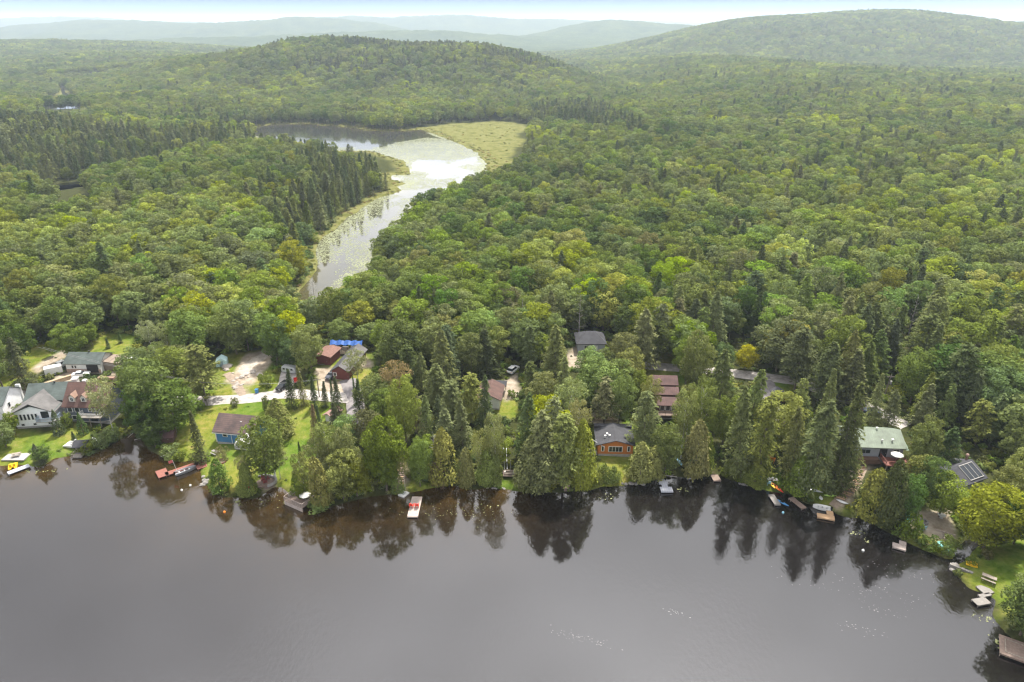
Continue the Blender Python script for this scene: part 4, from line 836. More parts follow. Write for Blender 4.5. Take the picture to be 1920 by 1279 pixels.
# ------------------------------------------------------------------ houses
# white house, wing toward the lake
r = house('white_house', 'white house with weathered grey front roof, curved balcony and a row of tall windows', 'house', gp(80, 796), R(8), [(-4.2, 6.4, 3.6, 11.5, 0, 4.6, 2.6, 'x'), (-5.2, 3.8, -1.2, 3.7, 0, 3.9, 1.7, 'y')], WHITE, R_GREEN)
fr = MB(); block_roof(fr, -5.2, 3.8, -1.2, 6.2, .4, 3.9, 2.3, 'y', ov=.75, th=.2); fr.build('front_roof', R_GREY, r)
for k in range(6): window(r, (-4.4 + k * .86, -1.2, 3.0), .5, 1.5)
for xx in (-3.6, -.9): window(r, (xx, -1.2, .95), .7, .45)
window(r, (2.6, -1.2, 1.1), .9, .8, panes=2); door(r, (1.9, -1.2, 2.35), 1.7, 1.9, mat=GLASS)
bal = MB().box((2.6, -2.1, 2.2), (4.6, 1.8, .18)); bal.build('balcony', FOUND, r); railing(MB(), [(.4, -1.3, 2.3), (.4, -2.7, 2.3), (2.6, -3.1, 2.3), (4.9, -2.4, 2.3), (4.9, -.2, 2.3)], 1.0, .16).build('railing', MAT('blue_grey_railing', (.26, .33, .40), .6, .1, 1), r)
MB().box((6.9, 6.6, 4.4), (1.1, 1.3, 8.8)).box((6.9, 6.6, 8.95), (1.4, 1.6, .25)).build('chimney', BRICK, r); window(r, (6.4, 9.6, 3.4), 1.0, 1.0, 'r'); vents(r, [(1.5, 7.4, 7.5)], MAT('dark_vent', (.03,) * 3))
st_ = MB()
for k in range(9): st_.box((-6.5 - .02 * k, -1.0 - k * .45, 1.6 - k * .22), (1.3, .5, .2))
st_.build('steps', FOUND, r); railing(MB(), [(-7.2, -.8, 1.7), (-7.3, -4.8, -.2)], .9, .4).build('handrail', WOOD, r)
# brown-roofed house with dormers
r = house('dormer_house', 'slate-blue house with steep brown roof and three small dormers beside the white house', 'house', gp(168, 792), R(-2), [(-5.2, 5.2, 0, 8.4, 0, 4.4, 4.1, 'x')], NAVY, R_BROWN)
for xx in (-3.2, -.3, 2.6):
    d = MB().side([(xx - .75, 5.3), (xx + .75, 5.3), (xx + .75, 6.75), (xx, 7.55), (xx - .75, 6.75)], .55, 3.4).build('dormer', MAT('cream_siding', (.50, .46, .38), .8, .1, 1), r)
    q = MB(); block_roof(q, xx - .75, xx + .75, .55, 3.2, 5.3, 1.45, .8, 'y', ov=.22, th=.1); q.build('dormer_roof', MAT('tan_shingles', (.20, .125, .09), .9, .2, 1), r); window(r, (xx, .52, 6.15), .7, .85, panes=2)
for k in range(5): window(r, (1.0 + k * .95, 0, 3.7), .62, 1.1, fr=WHITEP)
for xx in (-4, -2.2): window(r, (xx, 0, 3.6), 1.1, 1.2)
window(r, (-3.4, 0, 1.4), 1.0, 1.0); door(r, (1.5, 0, .4), 1.6, 2.0, mat=GLASS); pc = MB().box((1.9, -1.1, 2.55), (5.6, 2.2, .16))
for xx in (-.7, 1.8, 4.4): pc.cyl((xx, -2.1, 0), (xx, -2.1, 2.5), .09, n=6)
pc.build('porch', WOOD, r); railing(MB(), [(-.8, -.1, 2.63), (-.8, -2.1, 2.63), (4.6, -2.1, 2.63), (4.6, -.1, 2.63)], 1.0).build('railing', WHITEP, r); MB().box((-2.4, 5.6, 7.7), (.9, .9, 2.6)).build('chimney', BRICK, r)
MB().box((1.2, 8.6, 8.0), (4.2, .9, .5)).build('ridge_cap', MAT('tan_shingles', (.20, .125, .09)), r)
# white house at the picture's edge
r = house('white_cottage', 'white cottage with grey roof and tall white chimney wall, cut by the left edge', 'house', gp(-8, 790), R(6), [(-5, 2.6, 0, 8.5, 0, 4.2, 2.6, 'x')], WHITE, R_GREEN)
window(r, (2.6, 2.6, 3.2), .8, 1.0, 'r'); window(r, (1.0, 0, 3), 1.2, 1.1, panes=2); MB().box((2.3, 8.4, 3.0), (1.0, .6, 5.6)).build('chimney', WHITEP, r); MB().box((4.3, 1.6, 1.2), (2.6, 5.0, .2)).build('deck', DECKB, r); railing(MB(), [(3.1, -.8, 1.3), (5.5, -.8, 1.3), (5.5, 4.0, 1.3)], .9).build('railing', DECKR, r)
# garage
r = house('garage', 'long white and brick garage with grey-green roof and one open bay', 'garage', gp(163, 700), R(-1), [(-5.4, 4.2, 0, 6.6, 0, 3.0, 1.7, 'x')], WHITEP, R_GREEN, .15)
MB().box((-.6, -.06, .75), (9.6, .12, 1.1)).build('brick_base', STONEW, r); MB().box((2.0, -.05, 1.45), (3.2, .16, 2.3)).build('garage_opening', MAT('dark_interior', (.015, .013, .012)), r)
for xx in (-3.5, -2.7): window(r, (xx, 0, 2.0), .55, .75)
door(r, (-.5, 0, .2), 1.0, 2.1); MB().side([(4.2, .2), (8.4, .2), (8.4, 2.3), (4.2, 3.0)], 1.5, 6.5).build('lean_to', MAT('tan_boards', (.20, .155, .12), .9, .2, 1.2, stripe=(2, .3, .3)), r); vents(r, [(0, 3.3, 4.9)], R_DARK)
# blue house
r = house('blue_house', 'bright blue cottage with faded brown roof and white window trim', 'house', gp(437, 833), R(-9), [(-4.0, 5.2, 0, 7.0, 0, 3.1, 2.5, 'x')], BLUE, R_FADE)
window(r, (-1.6, 0, 2.5), 1.0, .95); window(r, (2.4, 0, 2.0), 1.3, 1.1, panes=2); MB().box((-3.97, -.04, 1.9), (.22, .14, 3.1)).build('corner_board', WHITEP, r); MB().box((.6, -.5, 3.02), (10.2, .12, .14)).build('gutter', WHITEP, r); MB().cyl((0, -.1, .3), (0, -.1, 3.0), .07, n=6).build('downpipe', WHITEP, r)
dk = MB().box((4.2, -1.6, .9), (3.6, 3.0, .16)); dk.build('porch_deck', DECKG, r); MB().side([(2.5, 2.5), (6.1, 2.5), (4.3, 3.7)], -3.2, -.05).build('porch_roof', CANV, r); railing(MB(), [(2.4, -.1, 1), (2.4, -3.1, 1), (6.0, -3.1, 1)], .95).build('railing', WHITEP, r)
vents(r, [(1.8, 2.1, 4.6)], FOUND); door(r, (4.3, 0, .95))
# red shed and red barn
r = house('red_shed', 'small barn-red shed with rusty flat-pitched roof beside the blue tarp', 'shed', gp(607, 684), R(-14), [(-2.2, 2.2, 0, 6.0, 0, 2.6, .5, 'y')], REDW, R_RUST, .1); door(r, (.8, 0, .1), .9, 1.9, mat=REDW)
r = house('red_barn', 'long barn-red building with split black and grey roof', 'barn', gp(637, 712), R(-9), [(-1.9, 2.5, 0, 14.0, 0, 2.7, 1.4, 'y')], REDW, R_DARK, .1)
q = MB(); q.add([(.3, -.55, 4.47), (3.05, -.55, 2.72), (3.05, 14.55, 2.72), (.3, 14.55, 4.47)], [(0, 1, 2, 3)]); q.build('grey_roof_side', R_GREY, r); door(r, (1.7, 0, .1), 2.2, 2.2, mat=REDW); window(r, (-1.2, 0, 1.6), .8, .8)
# blue tarp canopy, tan tarp heap
r = thing('tarp_shelter', 'long bright blue tarp shelter behind the red barn', 'tarp shelter', gp(652, 661), R(-3)); r.scale = (.92, .7, 1.35); t_ = MB(); n = 14; vs = []
for i in range(n + 1):
    x = -5.2 + 10.4 * i / n
    for yy, zz in ((-1.7, 2.2), (0, 2.9), (1.7, 2.3)): vs.append((x, yy, zz + .15 * math.sin(i * 1.9 + yy)))
t_.add(vs, [(i * 3 + j, i * 3 + 3 + j, i * 3 + 4 + j, i * 3 + 1 + j) for i in range(n) for j in range(2)]); t_.build('tarp', TARPB, r)
for x in (-4.8, -1.6, 1.6, 4.8):
    for y_ in (-1.6, 1.6): MB().cyl((x, y_, 0), (x, y_, 2.25), .06, n=6).build('post', WOOD, r)
for x in (-3.6, -.8, 2.0): MB().box((x, 0, .6), (2.0, 2.2, 1.2)).build('stacked_goods', WOOD, r)
tag(MB().loft([[(math.cos(a) * rr_ * 2.4, math.sin(a) * rr_ * 1.3, zz + .1 * math.sin(3 * a)) for a in [2 * math.pi * i / 14 for i in range(14)]] for rr_, zz in ((1, 0), (.95, .7), (.7, 1.2), (.3, 1.45))]).build('tan_tarp', TAN), 'tan tarp heap draped at the end of the red barn', 'tarp').location = gp(639, 661)
# orange cabin
r = house('orange_cabin', 'orange log cabin with shallow dark gable roof and wide window band', 'cabin', gp(1153, 856), R(-2), [(-4.0, 4.0, 0, 7.0, 0, 2.5, 1.15, 'y')], ORANGE, R_DARK, .7)
window(r, (0, 0, 2.0), 3.0, 1.25, panes=4); window(r, (-2.9, 0, 2.1), .5, 1.2); window(r, (3.0, 0, 2.1), .5, 1.2); vents(r, [(-1.8, 2.6, 4.0), (-1.3, 1.9, 4.0), (-2.3, 1.8, 3.9)]); MB().box((0, 7.4, 3.8), (8.9, 1.4, .18)).build('rear_roof', R_DARK, r)
MB().cyl((-4.9, 0, .2), (-4.4, 1.5, 3.6), .06, n=5).cyl((-5.2, 1.4, 3.5), (-2.6, -.8, 3.0), .07, n=5).build('awning_frame', WHITEP, r); MB().box((-5.0, .8, .5), (1.8, 2.2, .14)).build('side_deck', DECKG, r)
# stepped brown house
r = house('stepped_house', 'brown house whose reddish roofs step down in four tiers', 'house', gp(1250, 786), R(-3), [(-2.4, 2.4, 0, 3.6, 0, 3.8, .9, 'x'), (-2.6, 2.7, 3.6, 6.8, .5, 4.4, .9, 'x'), (-2.7, 2.9, 6.8, 10.8, 1.0, 5.0, 1.2, 'x')], BROWNW, R_RED)
for xx in (-1.4, 0, 1.4): window(r, (xx, 0, 3.2), 1.0, 1.1)
MB().box((.2, -1.2, 2.3), (5.4, 2.3, .16)).build('deck', DECKB, r); railing(MB(), [(-2.4, -2.3, 2.4), (2.8, -2.3, 2.4)], 1).build('railing', BROWNW, r)
# dark hip-roofed house behind
r = house('hip_roofed_house', 'grey house with dark hipped roof half hidden at the forest edge', 'house', gp(1108, 662), R(0), [(-4.0, 4.0, 0, 7.5, 0, 2.8, 2.1, 'x', 3.2)], GREYW, R_DARK); window(r, (-1.5, 0, 1.8), 1.1, 1.1, panes=2); door(r, (1.4, 0, .4))
# narrow brown roof
r = house('brown_cottage', 'narrow cottage with brown roof and dark porch roof by the small lawn', 'cottage', gp(922, 768), R(-6), [(-3.6, 2.0, 0, 7.5, 0, 2.6, 1.4, 'y')], WHITEP, R_BROWN); window(r, (2.0, 2.5, 1.7), 1, 1, 'r'); q = MB(); block_roof(q, -3.0, 2.6, 7.9, 10.4, 0, 2.8, .6, 'x', .3); q.build('porch_roof', R_DARK, r); window(r, (-.6, 0, 1.8), 1, 1); 
for x in (-2.8, 2.4): MB().cyl((x, 10.2, 0), (x, 10.2, 2.7), .08, n=6).build('post', WOOD, r)
# green-roofed house
r = house('green_roofed_house', 'pale grey house with green metal roof and red-brown deck above the shore', 'house', gp(1640, 868), R(-4), [(-5.6, 5.4, 0, 8.0, 0, 3.9, 1.9, 'x')], GREYW, R_MET)
q = MB(); q.add([(5.45, -.55, 3.9), (7.4, 1.0, 2.9), (7.4, 8.2, 2.9), (5.45, 8.5, 3.9), (5.45, 4.0, 6.35)], [(0, 1, 4), (1, 2, 4), (2, 3, 4)]); q.build('side_roof', MAT('pale_green_metal', (.24, .31, .24), .4, .1, .5), r)
window(r, (-2.6, 0, 3.0), 2.0, .9, panes=2, fr=GREYW); door(r, (1.2, 0, 1.7), 1.6, 2.0, mat=GLASS); window(r, (3.9, 0, 3.0), 1.3, 1.2, panes=2); MB().box((3.4, -1.7, 1.55), (5.4, 3.3, .2)).build('deck', DECKR, r); railing(MB(), [(.7, -.1, 1.65), (.7, -3.3, 1.65), (6.1, -3.3, 1.65), (6.1, -.1, 1.65)], 1.0).build('railing', DECKR, r)
MB().box((-2.4, -.9, 1.3), (6.2, 1.6, 1.1), tap=.8).build('sloped_skirt', BROWNW, r)
for x in (1, 3.4, 6): MB().cyl((x, -3.1, -1.2), (x, -3.1, 1.5), .1, n=6).build('post', WOOD, r)
MB().box((.8, 2.4, 5.55), (1.0, .6, .14), rx=R(24)).box((.9, 1.0, 5.3), (.3, .3, .5)).build('skylight', WHITEP, r); vents(r, [(3.2, 1.2, 5.0), (.7, 4.0, 6.2)])
r = thing('patio_parasol', 'pale round parasol open on the red-brown deck', 'parasol', (*[a for a in gp(1640, 868)[:2]], 0)); b0 = gp(1640, 868); r.location = (b0[0] + 3.2, b0[1] - 2.0, b0[2] + 1.66)
MB().cyl((0, 0, 0), (0, 0, 2.3), .03, n=6).build('pole', ALU, r); MB().loft([[(math.cos(a) * q_, math.sin(a) * q_, z_) for a in [2 * math.pi * i / 8 for i in range(8)]] for q_, z_ in ((1.35, 1.85), (1.3, 1.92), (.05, 2.4))]).build('canopy', CANV, r)
# grey house with skylights
r = house('skylight_house', 'grey house with dark roof and glazed white-framed roof slope in the trees', 'house', gp(1812, 930), R(24), [(-4.2, 4.2, 0, 7.0, 0, 3.2, 1.8, 'x')], GREYW, R_DARK)
window(r, (1.3, 0, 2.0), 1.5, 1.2, panes=2); sk = MB()
for k in range(4): sk.box((-.2 + k * 1.33, 1.55, 4.72), (.09, 3.5, .1), rx=R(27))
for y_, zz in ((.0, 3.95), (3.1, 5.5)): sk.box((1.8, y_, zz), (4.1, .14, .14))
s_ = sk.build('glazed_roof_frame', FOUND, r); MB().box((1.8, 1.55, 4.66), (4.0, 3.4, .06), rx=R(27)).build('pane', GLASS, s_); MB().cyl((4.3, 4.5, 4.4), (4.3, 4.5, 6.0), .25, n=10).ball((4.3, 4.5, 6.2), .38).build('chimney_cap', MAT('pinkish_clay', (.25, .16, .13)), r)
# dark shed by the driveway, brown shed on the shore, boathouse
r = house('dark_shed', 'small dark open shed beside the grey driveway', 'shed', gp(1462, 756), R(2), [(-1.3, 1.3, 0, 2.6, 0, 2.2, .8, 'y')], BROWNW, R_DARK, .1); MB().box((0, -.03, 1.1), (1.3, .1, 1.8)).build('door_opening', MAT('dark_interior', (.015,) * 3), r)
r = house('brown_shed', 'little brown shed with reddish roof on the lawn edge over the cove', 'shed', gp(312, 831), R(6), [(-1.5, 1.6, 0, 2.6, 0, 1.7, .8, 'x')], BROWNW, R_RED, .1); door(r, (.3, 0, .1), .8, 1.6, mat=BROWNW)
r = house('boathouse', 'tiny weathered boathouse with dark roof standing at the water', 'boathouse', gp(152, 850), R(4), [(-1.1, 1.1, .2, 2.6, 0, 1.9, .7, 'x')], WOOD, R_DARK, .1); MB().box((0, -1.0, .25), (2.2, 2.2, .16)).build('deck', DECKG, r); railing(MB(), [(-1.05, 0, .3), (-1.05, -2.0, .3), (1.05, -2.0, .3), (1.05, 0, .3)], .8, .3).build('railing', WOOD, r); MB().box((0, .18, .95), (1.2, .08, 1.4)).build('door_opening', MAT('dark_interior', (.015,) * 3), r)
r = house('pink_shed_roof', 'small garden shed with pinkish ribbed roof among the spruces', 'shed', gp(617, 792), R(-25), [(-1.0, 1.0, 0, 3.4, 0, 1.9, .5, 'y')], WHITEP, MAT('pinkish_ribbed_roof', (.24, .14, .12), .8, .2, 1, stripe=(1, .5, .5)), .1)
bpy.data.objects['pink_shed_roof'].name = 'garden_shed'

# ------------------------------------------------------------------ vehicles
def wheels(r, pts, rad=.33, w=.22):
    for x, y, s in pts:
        o = MB().cyl((x - w / 2, y, rad), (x + w / 2, y, rad), rad, n=14).build('wheel', RUBBER, r); MB().cyl((x - w / 2 - .01, y, rad), (x + w / 2 + .01, y, rad), rad * .55, n=10).build('rim', ALU, o)
def car(name, label, cat, loc, rz, m, kind='suv'):       # front towards -y
    r = thing(name, label, cat, loc, rz); W = .92
    def shell(prof, w0, w1): 
        n = len(prof); return [[(-w0 if k < 1 else 0, 0, 0)] for k in range(0)]
    b = MB(); sec = [(-2.25, .45, .72, .80), (-2.15, .35, .98, .88), (-1.1, .30, 1.08, W), (1.4, .30, 1.10, W), (2.15, .35, 1.05, .88), (2.25, .5, .95, .82)]
    b.loft([[(-w, y, lo), (w, y, lo), (w * 1.02, y, (lo + hi) / 2), (w * .94, y, hi), (-w * .94, y, hi), (-w * 1.02, y, (lo + hi) / 2)] for y, lo, hi, w in sec]); b.build('body', m, r)
    hi = 1.72 if kind == 'suv' else 1.48; cy0, cy1 = (-.95, 2.05) if kind == 'suv' else (-.8, 1.4)
    if kind == 'truck': cy0, cy1 = -.9, .55
    c = MB().loft([[(-W * .93, cy0, 1.06), (W * .93, cy0, 1.06), (W * .93, cy1, 1.06), (-W * .93, cy1, 1.06)], [(-W * .72, cy0 + .62, hi - .06), (W * .72, cy0 + .62, hi - .06), (W * .72, cy1 - .32, hi - .06), (-W * .72, cy1 - .32, hi - .06)]]).build('windows', GLASS, r)
    MB().box((0, (cy0 + cy1) / 2 + .15, hi), (W * 1.42, (cy1 - cy0) - .95, .09), tap=.92).build('car_roof', m, r)
    if kind == 'truck': MB().box((0, 1.4, 1.12), (1.45, 1.5, .04)).build('cargo_bed', MAT('dark_interior', (.015,) * 3), r)
    wheels(r, [(-.86, -1.4, -1), (.86, -1.4, 1), (-.86, 1.4, -1), (.86, 1.4, 1)])
    for x in (-.62, .62): MB().box((x, -2.2, .74), (.34, .14, .16)).build('headlight', WHITEP, r)
    for x in (-.68, .68): MB().box((x, 2.22, .84), (.2, .1, .24)).build('tail_light', REDP, r)
    for x in (-1.0, 1.0): MB().box((x, -.75, 1.1), (.18, .12, .14)).build('mirror', m, r)
    return r
car('parked_suv', 'black car parked on the curving gravel track', 'car', gp(531, 729, .14), R(-22), BLACKM); car('pickup_truck', 'dark pickup truck parked by the long red barn', 'pickup truck', gp(621, 708, .05), R(-10), MAT('charcoal_paint', (.05, .055, .07), .3), 'truck')
car('utility_truck', 'bright red truck at the foot of the grey driveway', 'truck', gp(659, 812, .16), R(176), REDM, 'truck'); car('parked_car', 'white car parked beside the garage yard shrub', 'car', gp(153, 706, .05), R(105), WHITEP, 'sedan')
car('parked_car', 'small white car behind the white box trailer', 'car', gp(120, 686, .05), R(160), WHITEP, 'suv'); car('parked_car', 'dark blue car under trees near the green-roofed house', 'car', gp(1635, 777, .12), R(70), NAVYM, 'sedan'); car('parked_car', 'small white car in the clearing near the narrow brown roof', 'car', gp(962, 697, .05), R(150), WHITEP, 'suv')
car('parked_car', 'white vehicle half hidden by shrubs behind the garage', 'car', gp(248, 681, .05), R(95), WHITEP, 'suv')
r = thing('box_trailer', 'white enclosed box trailer parked next to the garage', 'trailer', gp(102, 701), R(-55)); MB().box((0, 0, 1.35), (2.2, 4.2, 1.9)).box((0, 0, 2.36), (2.1, 4.1, .14), tap=.9).build('body', WHITEP, r); wheels(r, [(-1.0, .2, -1), (1.0, .2, 1)]); MB().cyl((0, -2.1, .5), (0, -3.2, .45), .05).build('tow_bar', STEEL, r); MB().box((0, -2.13, 1.3), (.9, .06, 1.5)).build('door', MAT('dark_interior', (.015,) * 3), r)
r = thing('camper_trailer', 'rounded white and silver camping trailer at the end of the gravel track', 'camper', gp(544, 699), R(75)); r.scale = (.72, .72, .8); MB().loft([[(-1.15, y, lo), (1.15, y, lo), (1.15, y, h_ * .8), (.95, y, h_), (-.95, y, h_), (-1.15, y, h_ * .8)] for y, lo, h_ in ((-3, 1.0, 1.9), (-2.7, .55, 2.5), (-1, .5, 2.8), (2, .5, 2.8), (2.8, .6, 2.5), (3, 1.0, 2.0))]).build('body', SILV, r)
for y_ in (-1.6, .3, 1.8): MB().box((-1.16, y_, 1.85), (.05, .9, .6)).build('window', GLASS, r)
MB().box((0, -3.6, .55), (1.3, 1.2, .5)).build('front_storage', WHITEP, r); wheels(r, [(-1.05, .5, -1), (1.05, .5, 1)])
r = thing('red_trailer', 'small red utility trailer beside the camper', 'trailer', gp(557, 717), R(20)); MB().box((0, 0, .6), (1.5, 2.3, .1)).box((-.75, 0, .8), (.06, 2.3, .4)).box((.75, 0, .8), (.06, 2.3, .4)).box((0, 1.15, .8), (1.5, .06, .4)).box((0, -1.15, .8), (1.5, .06, .4)).build('body', REDM, r); wheels(r, [(-.85, 0, -1), (.85, 0, 1)], .28)
r = thing('recycling_bin', 'blue wheeled bin standing at the roadside', 'bin', gp(482, 737)); MB().box((0, 0, .55), (.6, .7, 1.1), tap=1.15).build('body', BLUEP, r); MB().box((0, .02, 1.14), (.78, .88, .1)).build('lid', BLUEP, r); wheels(r, [(-.28, .35, -1), (.28, .35, 1)], .12, .08)
r = thing('garden_tent', 'pale aqua tent shelter at the edge of the rocky clearing', 'tent', gp(417, 684), R(15)); MB().box((0, 0, 1.1), (2.8, 2.6, .06)).build('floor', CANV, r); MB().side([(-1.5, .05), (-1.5, 1.7), (0, 2.7), (1.5, 1.7), (1.5, .05)], -1.4, 1.4).build('canopy', AQUA, r); MB().box((0, -1.42, .9), (1.0, .06, 1.6)).build('doorway', MAT('shaded_cloth', (.18, .25, .26)), r)
r = thing('lumber_stack', 'long low stack of pale lumber in front of the garage yard', 'lumber stack', gp(112, 716), R(-42))
for k in range(4): MB().box((0, 0, .15 + k * .26), (1.1 - .1 * k, 8.4 - k * .5, .2)).build('board_layer', LUMB, r)
r = thing('lumber_stack', 'pale log and beam pile behind the orange cabin', 'lumber stack', gp(1133, 787), R(88))
for k in range(3): MB().box((k * .35 - .4, 0, .18 + .05 * k), (.28, 6.5, .28)).build('board_layer', LUMB, r)
# ------------------------------------------------------------------ docks
def dock(name, label, cat, cx, cy_, parts, rz, m, z_=.42, posts=True):
    x, y = P(cx, cy_, z_); r = thing(name, label, cat, (x, y, 0), R(rz))
    for (a, b, w, d) in parts: MB().box((a, b, z_), (w, d, .14)).box((a, b - d / 2 + .04, z_ - .14), (w, .08, .2)).box((a, b + d / 2 - .04, z_ - .14), (w, .08, .2)).build('platform', m, r)
    if posts:
        for (a, b, w, d) in parts:
            for sx, sy in ((-1, -1), (1, -1), (1, 1), (-1, 1)): MB().cyl((a + sx * (w / 2 - .1), b + sy * (d / 2 - .1), -1.2), (a + sx * (w / 2 - .1), b + sy * (d / 2 - .1), z_ + .18), .06, n=6).build('post', WOOD, r)
    return r
dock('pale_dock', 'pale weathered dock carrying two red chairs', 'dock', 778, 950, [(0, 0, 2.2, 6.6)], -1, DECKP); dock('grey_ramp_dock', 'narrow grey dock beside the yellow pedal boat', 'dock', 35, 880, [(0, 0, 1.5, 4.2)], -42, PLAST)
r = dock('red_dock', 'long red L-shaped dock with a boat tied alongside', 'dock', 341, 879, [(0, 0, 1.5, 7.0), (-.9, -3.9, 3.2, 2.2), (.9, 4.0, 3.4, 2.6)], -50, DECKR)
r.rotation_euler = (0, 0, R(-52))
dock('plank_dock', 'short brown plank dock below the tall pines', 'dock', 1062, 908, [(0, 0, 1.5, 2.2), (0, -1.6, 1.3, 1.1)], 0, DECKB); dock('floating_dock', 'light grey plastic floating dock in a stepped cross shape', 'floating dock', 1248, 913, [(0, -.9, 2.6, 1.7), (-.1, .5, 1.3, 1.2), (-.2, 1.5, 1.9, .8), (-.3, 2.3, 1.2, .8)], 0, PLAST, posts=False)
dock('plank_dock', 'small square brown dock under overhanging cedars', 'dock', 1342, 896, [(0, 0, 1.7, 2.2)], 3, DECKB); dock('plank_dock', 'grey weathered dock at the colourful kayaks', 'dock', 1452, 937, [(0, 0, 1.3, 3.4)], 4, DECKG); dock('plank_dock', 'narrow grey-brown dock tilted toward the lake, pale inner end', 'dock', 1495, 943, [(0, -.3, 1.3, 3.2), (0, 1.6, 1.3, .6)], 22, DECKB)
dock('tan_dock', 'bright tan T-shaped dock with white boat moored behind', 'dock', 1548, 966, [(0, -.5, 3.3, 1.4), (.9, .9, 1.3, 1.5)], -18, DECKT); dock('pale_dock', 'pale stepped dock jutting from the bushes near the fire ring', 'dock', 1686, 1023, [(0, -.3, 2.3, 1.5), (.6, 1.0, 1.2, 1.3)], -28, DECKP)
dock('grey_dock', 'weathered grey dock joined to a shore platform below the picnic table', 'dock', 1840, 1122, [(-.6, -.6, 2.7, 1.5), (1.2, .5, 2.4, .7), (2.3, 1.6, 2.0, 2.0)], 12, DECKG)
r = dock('shore_deck', 'large brown timber deck with raised inner border at the lower right corner', 'deck', 1916, 1222, [(0, 0, 6.0, 4.4)], -32, DECKB, .6); fr_ = MB()
for a in (-1, 1): fr_.box((a * 2.2, 0, .72), (.14, 3.0, .1)).box((0, a * 1.5, .72), (4.5, .14, .1))
fr_.build('border', WOOD, r)
# ------------------------------------------------------------------ boats
def boat(name, label, cat, loc, rz, m, L=4.4, W=1.6, H_=.7, inner=None, motor=True, group=None):
    r = thing(name, label, cat, loc, rz, group); n = 9; outer = []; inn = []
    for i in range(n):
        t = i / (n - 1); y = -L / 2 + L * t; w = W / 2 * (1 - max(0, (t - .45) / .55) ** 2.2 * .97) * (.88 + .12 * min(1, t * 6)); sh = H_ * (1 + .25 * t * t)
        outer.append([(-w, y, sh), (-w * .8, y, .12), (0, y, 0 + .1 * t * t), (w * .8, y, .12), (w, y, sh), (w * .86, y, sh), (w * .68, y, .24), (0, y, .18), (-w * .68, y, .24), (-w * .86, y, sh)])
    MB().loft(outer).build('hull', m, r)
    for t in (.2, .45, .68): MB().box((0, -L / 2 + L * t, H_ * .62), (W * .74, .28, .06)).build('bench', inner or ALU, r)
    if motor: MB().box((0, -L / 2 - .15, H_ * 1.05), (.3, .36, .5)).box((0, -L / 2 - .12, .3), (.12, .16, .9)).build('outboard_motor', BLACKM, r)
    return r
def kayak(name, label, loc, rz, m, L=3.2, W=.72, cat='kayak', tilt=0, group=None, cock=True):
    r = thing(name, label, cat, loc, rz, group); R_ = []
    for i in range(11):
        t = i / 10; w = W / 2 * math.sin(math.pi * min(max(t, .03), .97)) ** .7; h_ = .30 * math.sin(math.pi * min(max(t, .05), .95)) ** .6; y = -L / 2 + L * t
        R_.append([(w * math.cos(a), y, .17 + .05 * (2 * t - 1) ** 2 + h_ / 2 * math.sin(a)) for a in [2 * math.pi * j / 8 for j in range(8)]])
    MB().loft(R_).build('hull', m, r, True)
    if cock: MB().loft([[(W * .27 * math.cos(a) * s, .05 + L * .13 * math.sin(a) * s, z_) for a in [2 * math.pi * j / 10 for j in range(10)]] for s, z_ in ((1.1, .31), (.9, .36))]).build('cockpit', BLACKM, r)
    return r
x, y = P(349, 885, 0); boat('fishing_boat', 'grey aluminium fishing boat moored at the red dock', 'boat', (x, y, 0), R(-52), ALU, inner=WHITEP)
x, y = P(1540, 955, 0); boat('rowing_boat', 'white open boat moored behind the tan dock', 'boat', (x, y, 0), R(70), WHITEP, 3.4, 1.4)
kayak('canoe', 'cream canoe lying at the water below the brown shed', gp(318, 852, .1), R(-40), CANV, 4.0, .9, 'canoe'); kayak('canoe', 'grey upturned canoe on the bank beside the narrow docks', gp(1522, 920, .1), R(62), ALU, 4.4, .95, 'canoe', cock=False)
kayak('canoe', 'pale blue canoe standing on the slope between two cedars', gp(1273, 868, .2), R(15), SKYP, 4.2, .9, 'canoe', cock=False); kayak('canoe', 'white canoe in the shrubs beside the cove', gp(182, 828, .3), R(60), WHITEP, 3.6, .8, 'canoe', cock=False)
K = 'kayaks and boards around the docks'
kayak('kayak', 'orange and yellow kayak above the grey dock', gp(1453, 914, .15), R(12), ORAP, group=K); kayak('kayak', 'dark red kayak lying against the orange one', gp(1459, 918, .15), R(18), REDP, group=K); kayak('kayak', 'amber kayak closest to the grey platform', gp(1448, 912, .15), R(5), YELP, 2.4, group=K)
x, y = P(1466, 943, 0); kayak('kayak', 'blue kayak floating beside the grey dock', (x, y, -.05), R(38), BLUEP, group=K); kayak('kayak', 'lime green kayak on the grass strip', gp(1556, 931, .1), R(86), LIME, 2.6, group=K); kayak('paddle_board', 'white board lying beside the log steps', gp(1579, 943, .1), R(50), WHITEP, 2.4, .8, 'paddle board', cock=False, group=K)
kayak('paddle_board', 'short white board left of the lime kayak', gp(1539, 936, .1), R(-10), WHITEP, 1.4, .8, 'paddle board', cock=False, group=K); kayak('paddle_board', 'small pale board behind the lime kayak', gp(1555, 924, .1), R(80), LIME, 1.3, .7, 'paddle board', cock=False, group=K)
def pedal(name, label, loc, rz, m, s=1.0, cover=False):
    r = thing(name, label, 'pedal boat', loc, rz); r.scale = (s, s, s)
    for x in (-.55, .55): MB().loft([[(x - .28, y_, .1), (x + .28, y_, .1), (x + .3, y_, h_), (x - .3, y_, h_)] for y_, h_ in ((-1.2, .35), (-.6, .5), (.6, .5), (1.3, .3))]).build('float', m, r)
    MB().box((0, 0, .5), (1.3, 1.8, .12)).build('deck', m, r)
    for x in (-.35, .35): MB().box((x, -.35, .72), (.5, .5, .1)).box((x, -.62, .95), (.5, .1, .5)).build('seat', m if not cover else WHITEP, r)
    return r
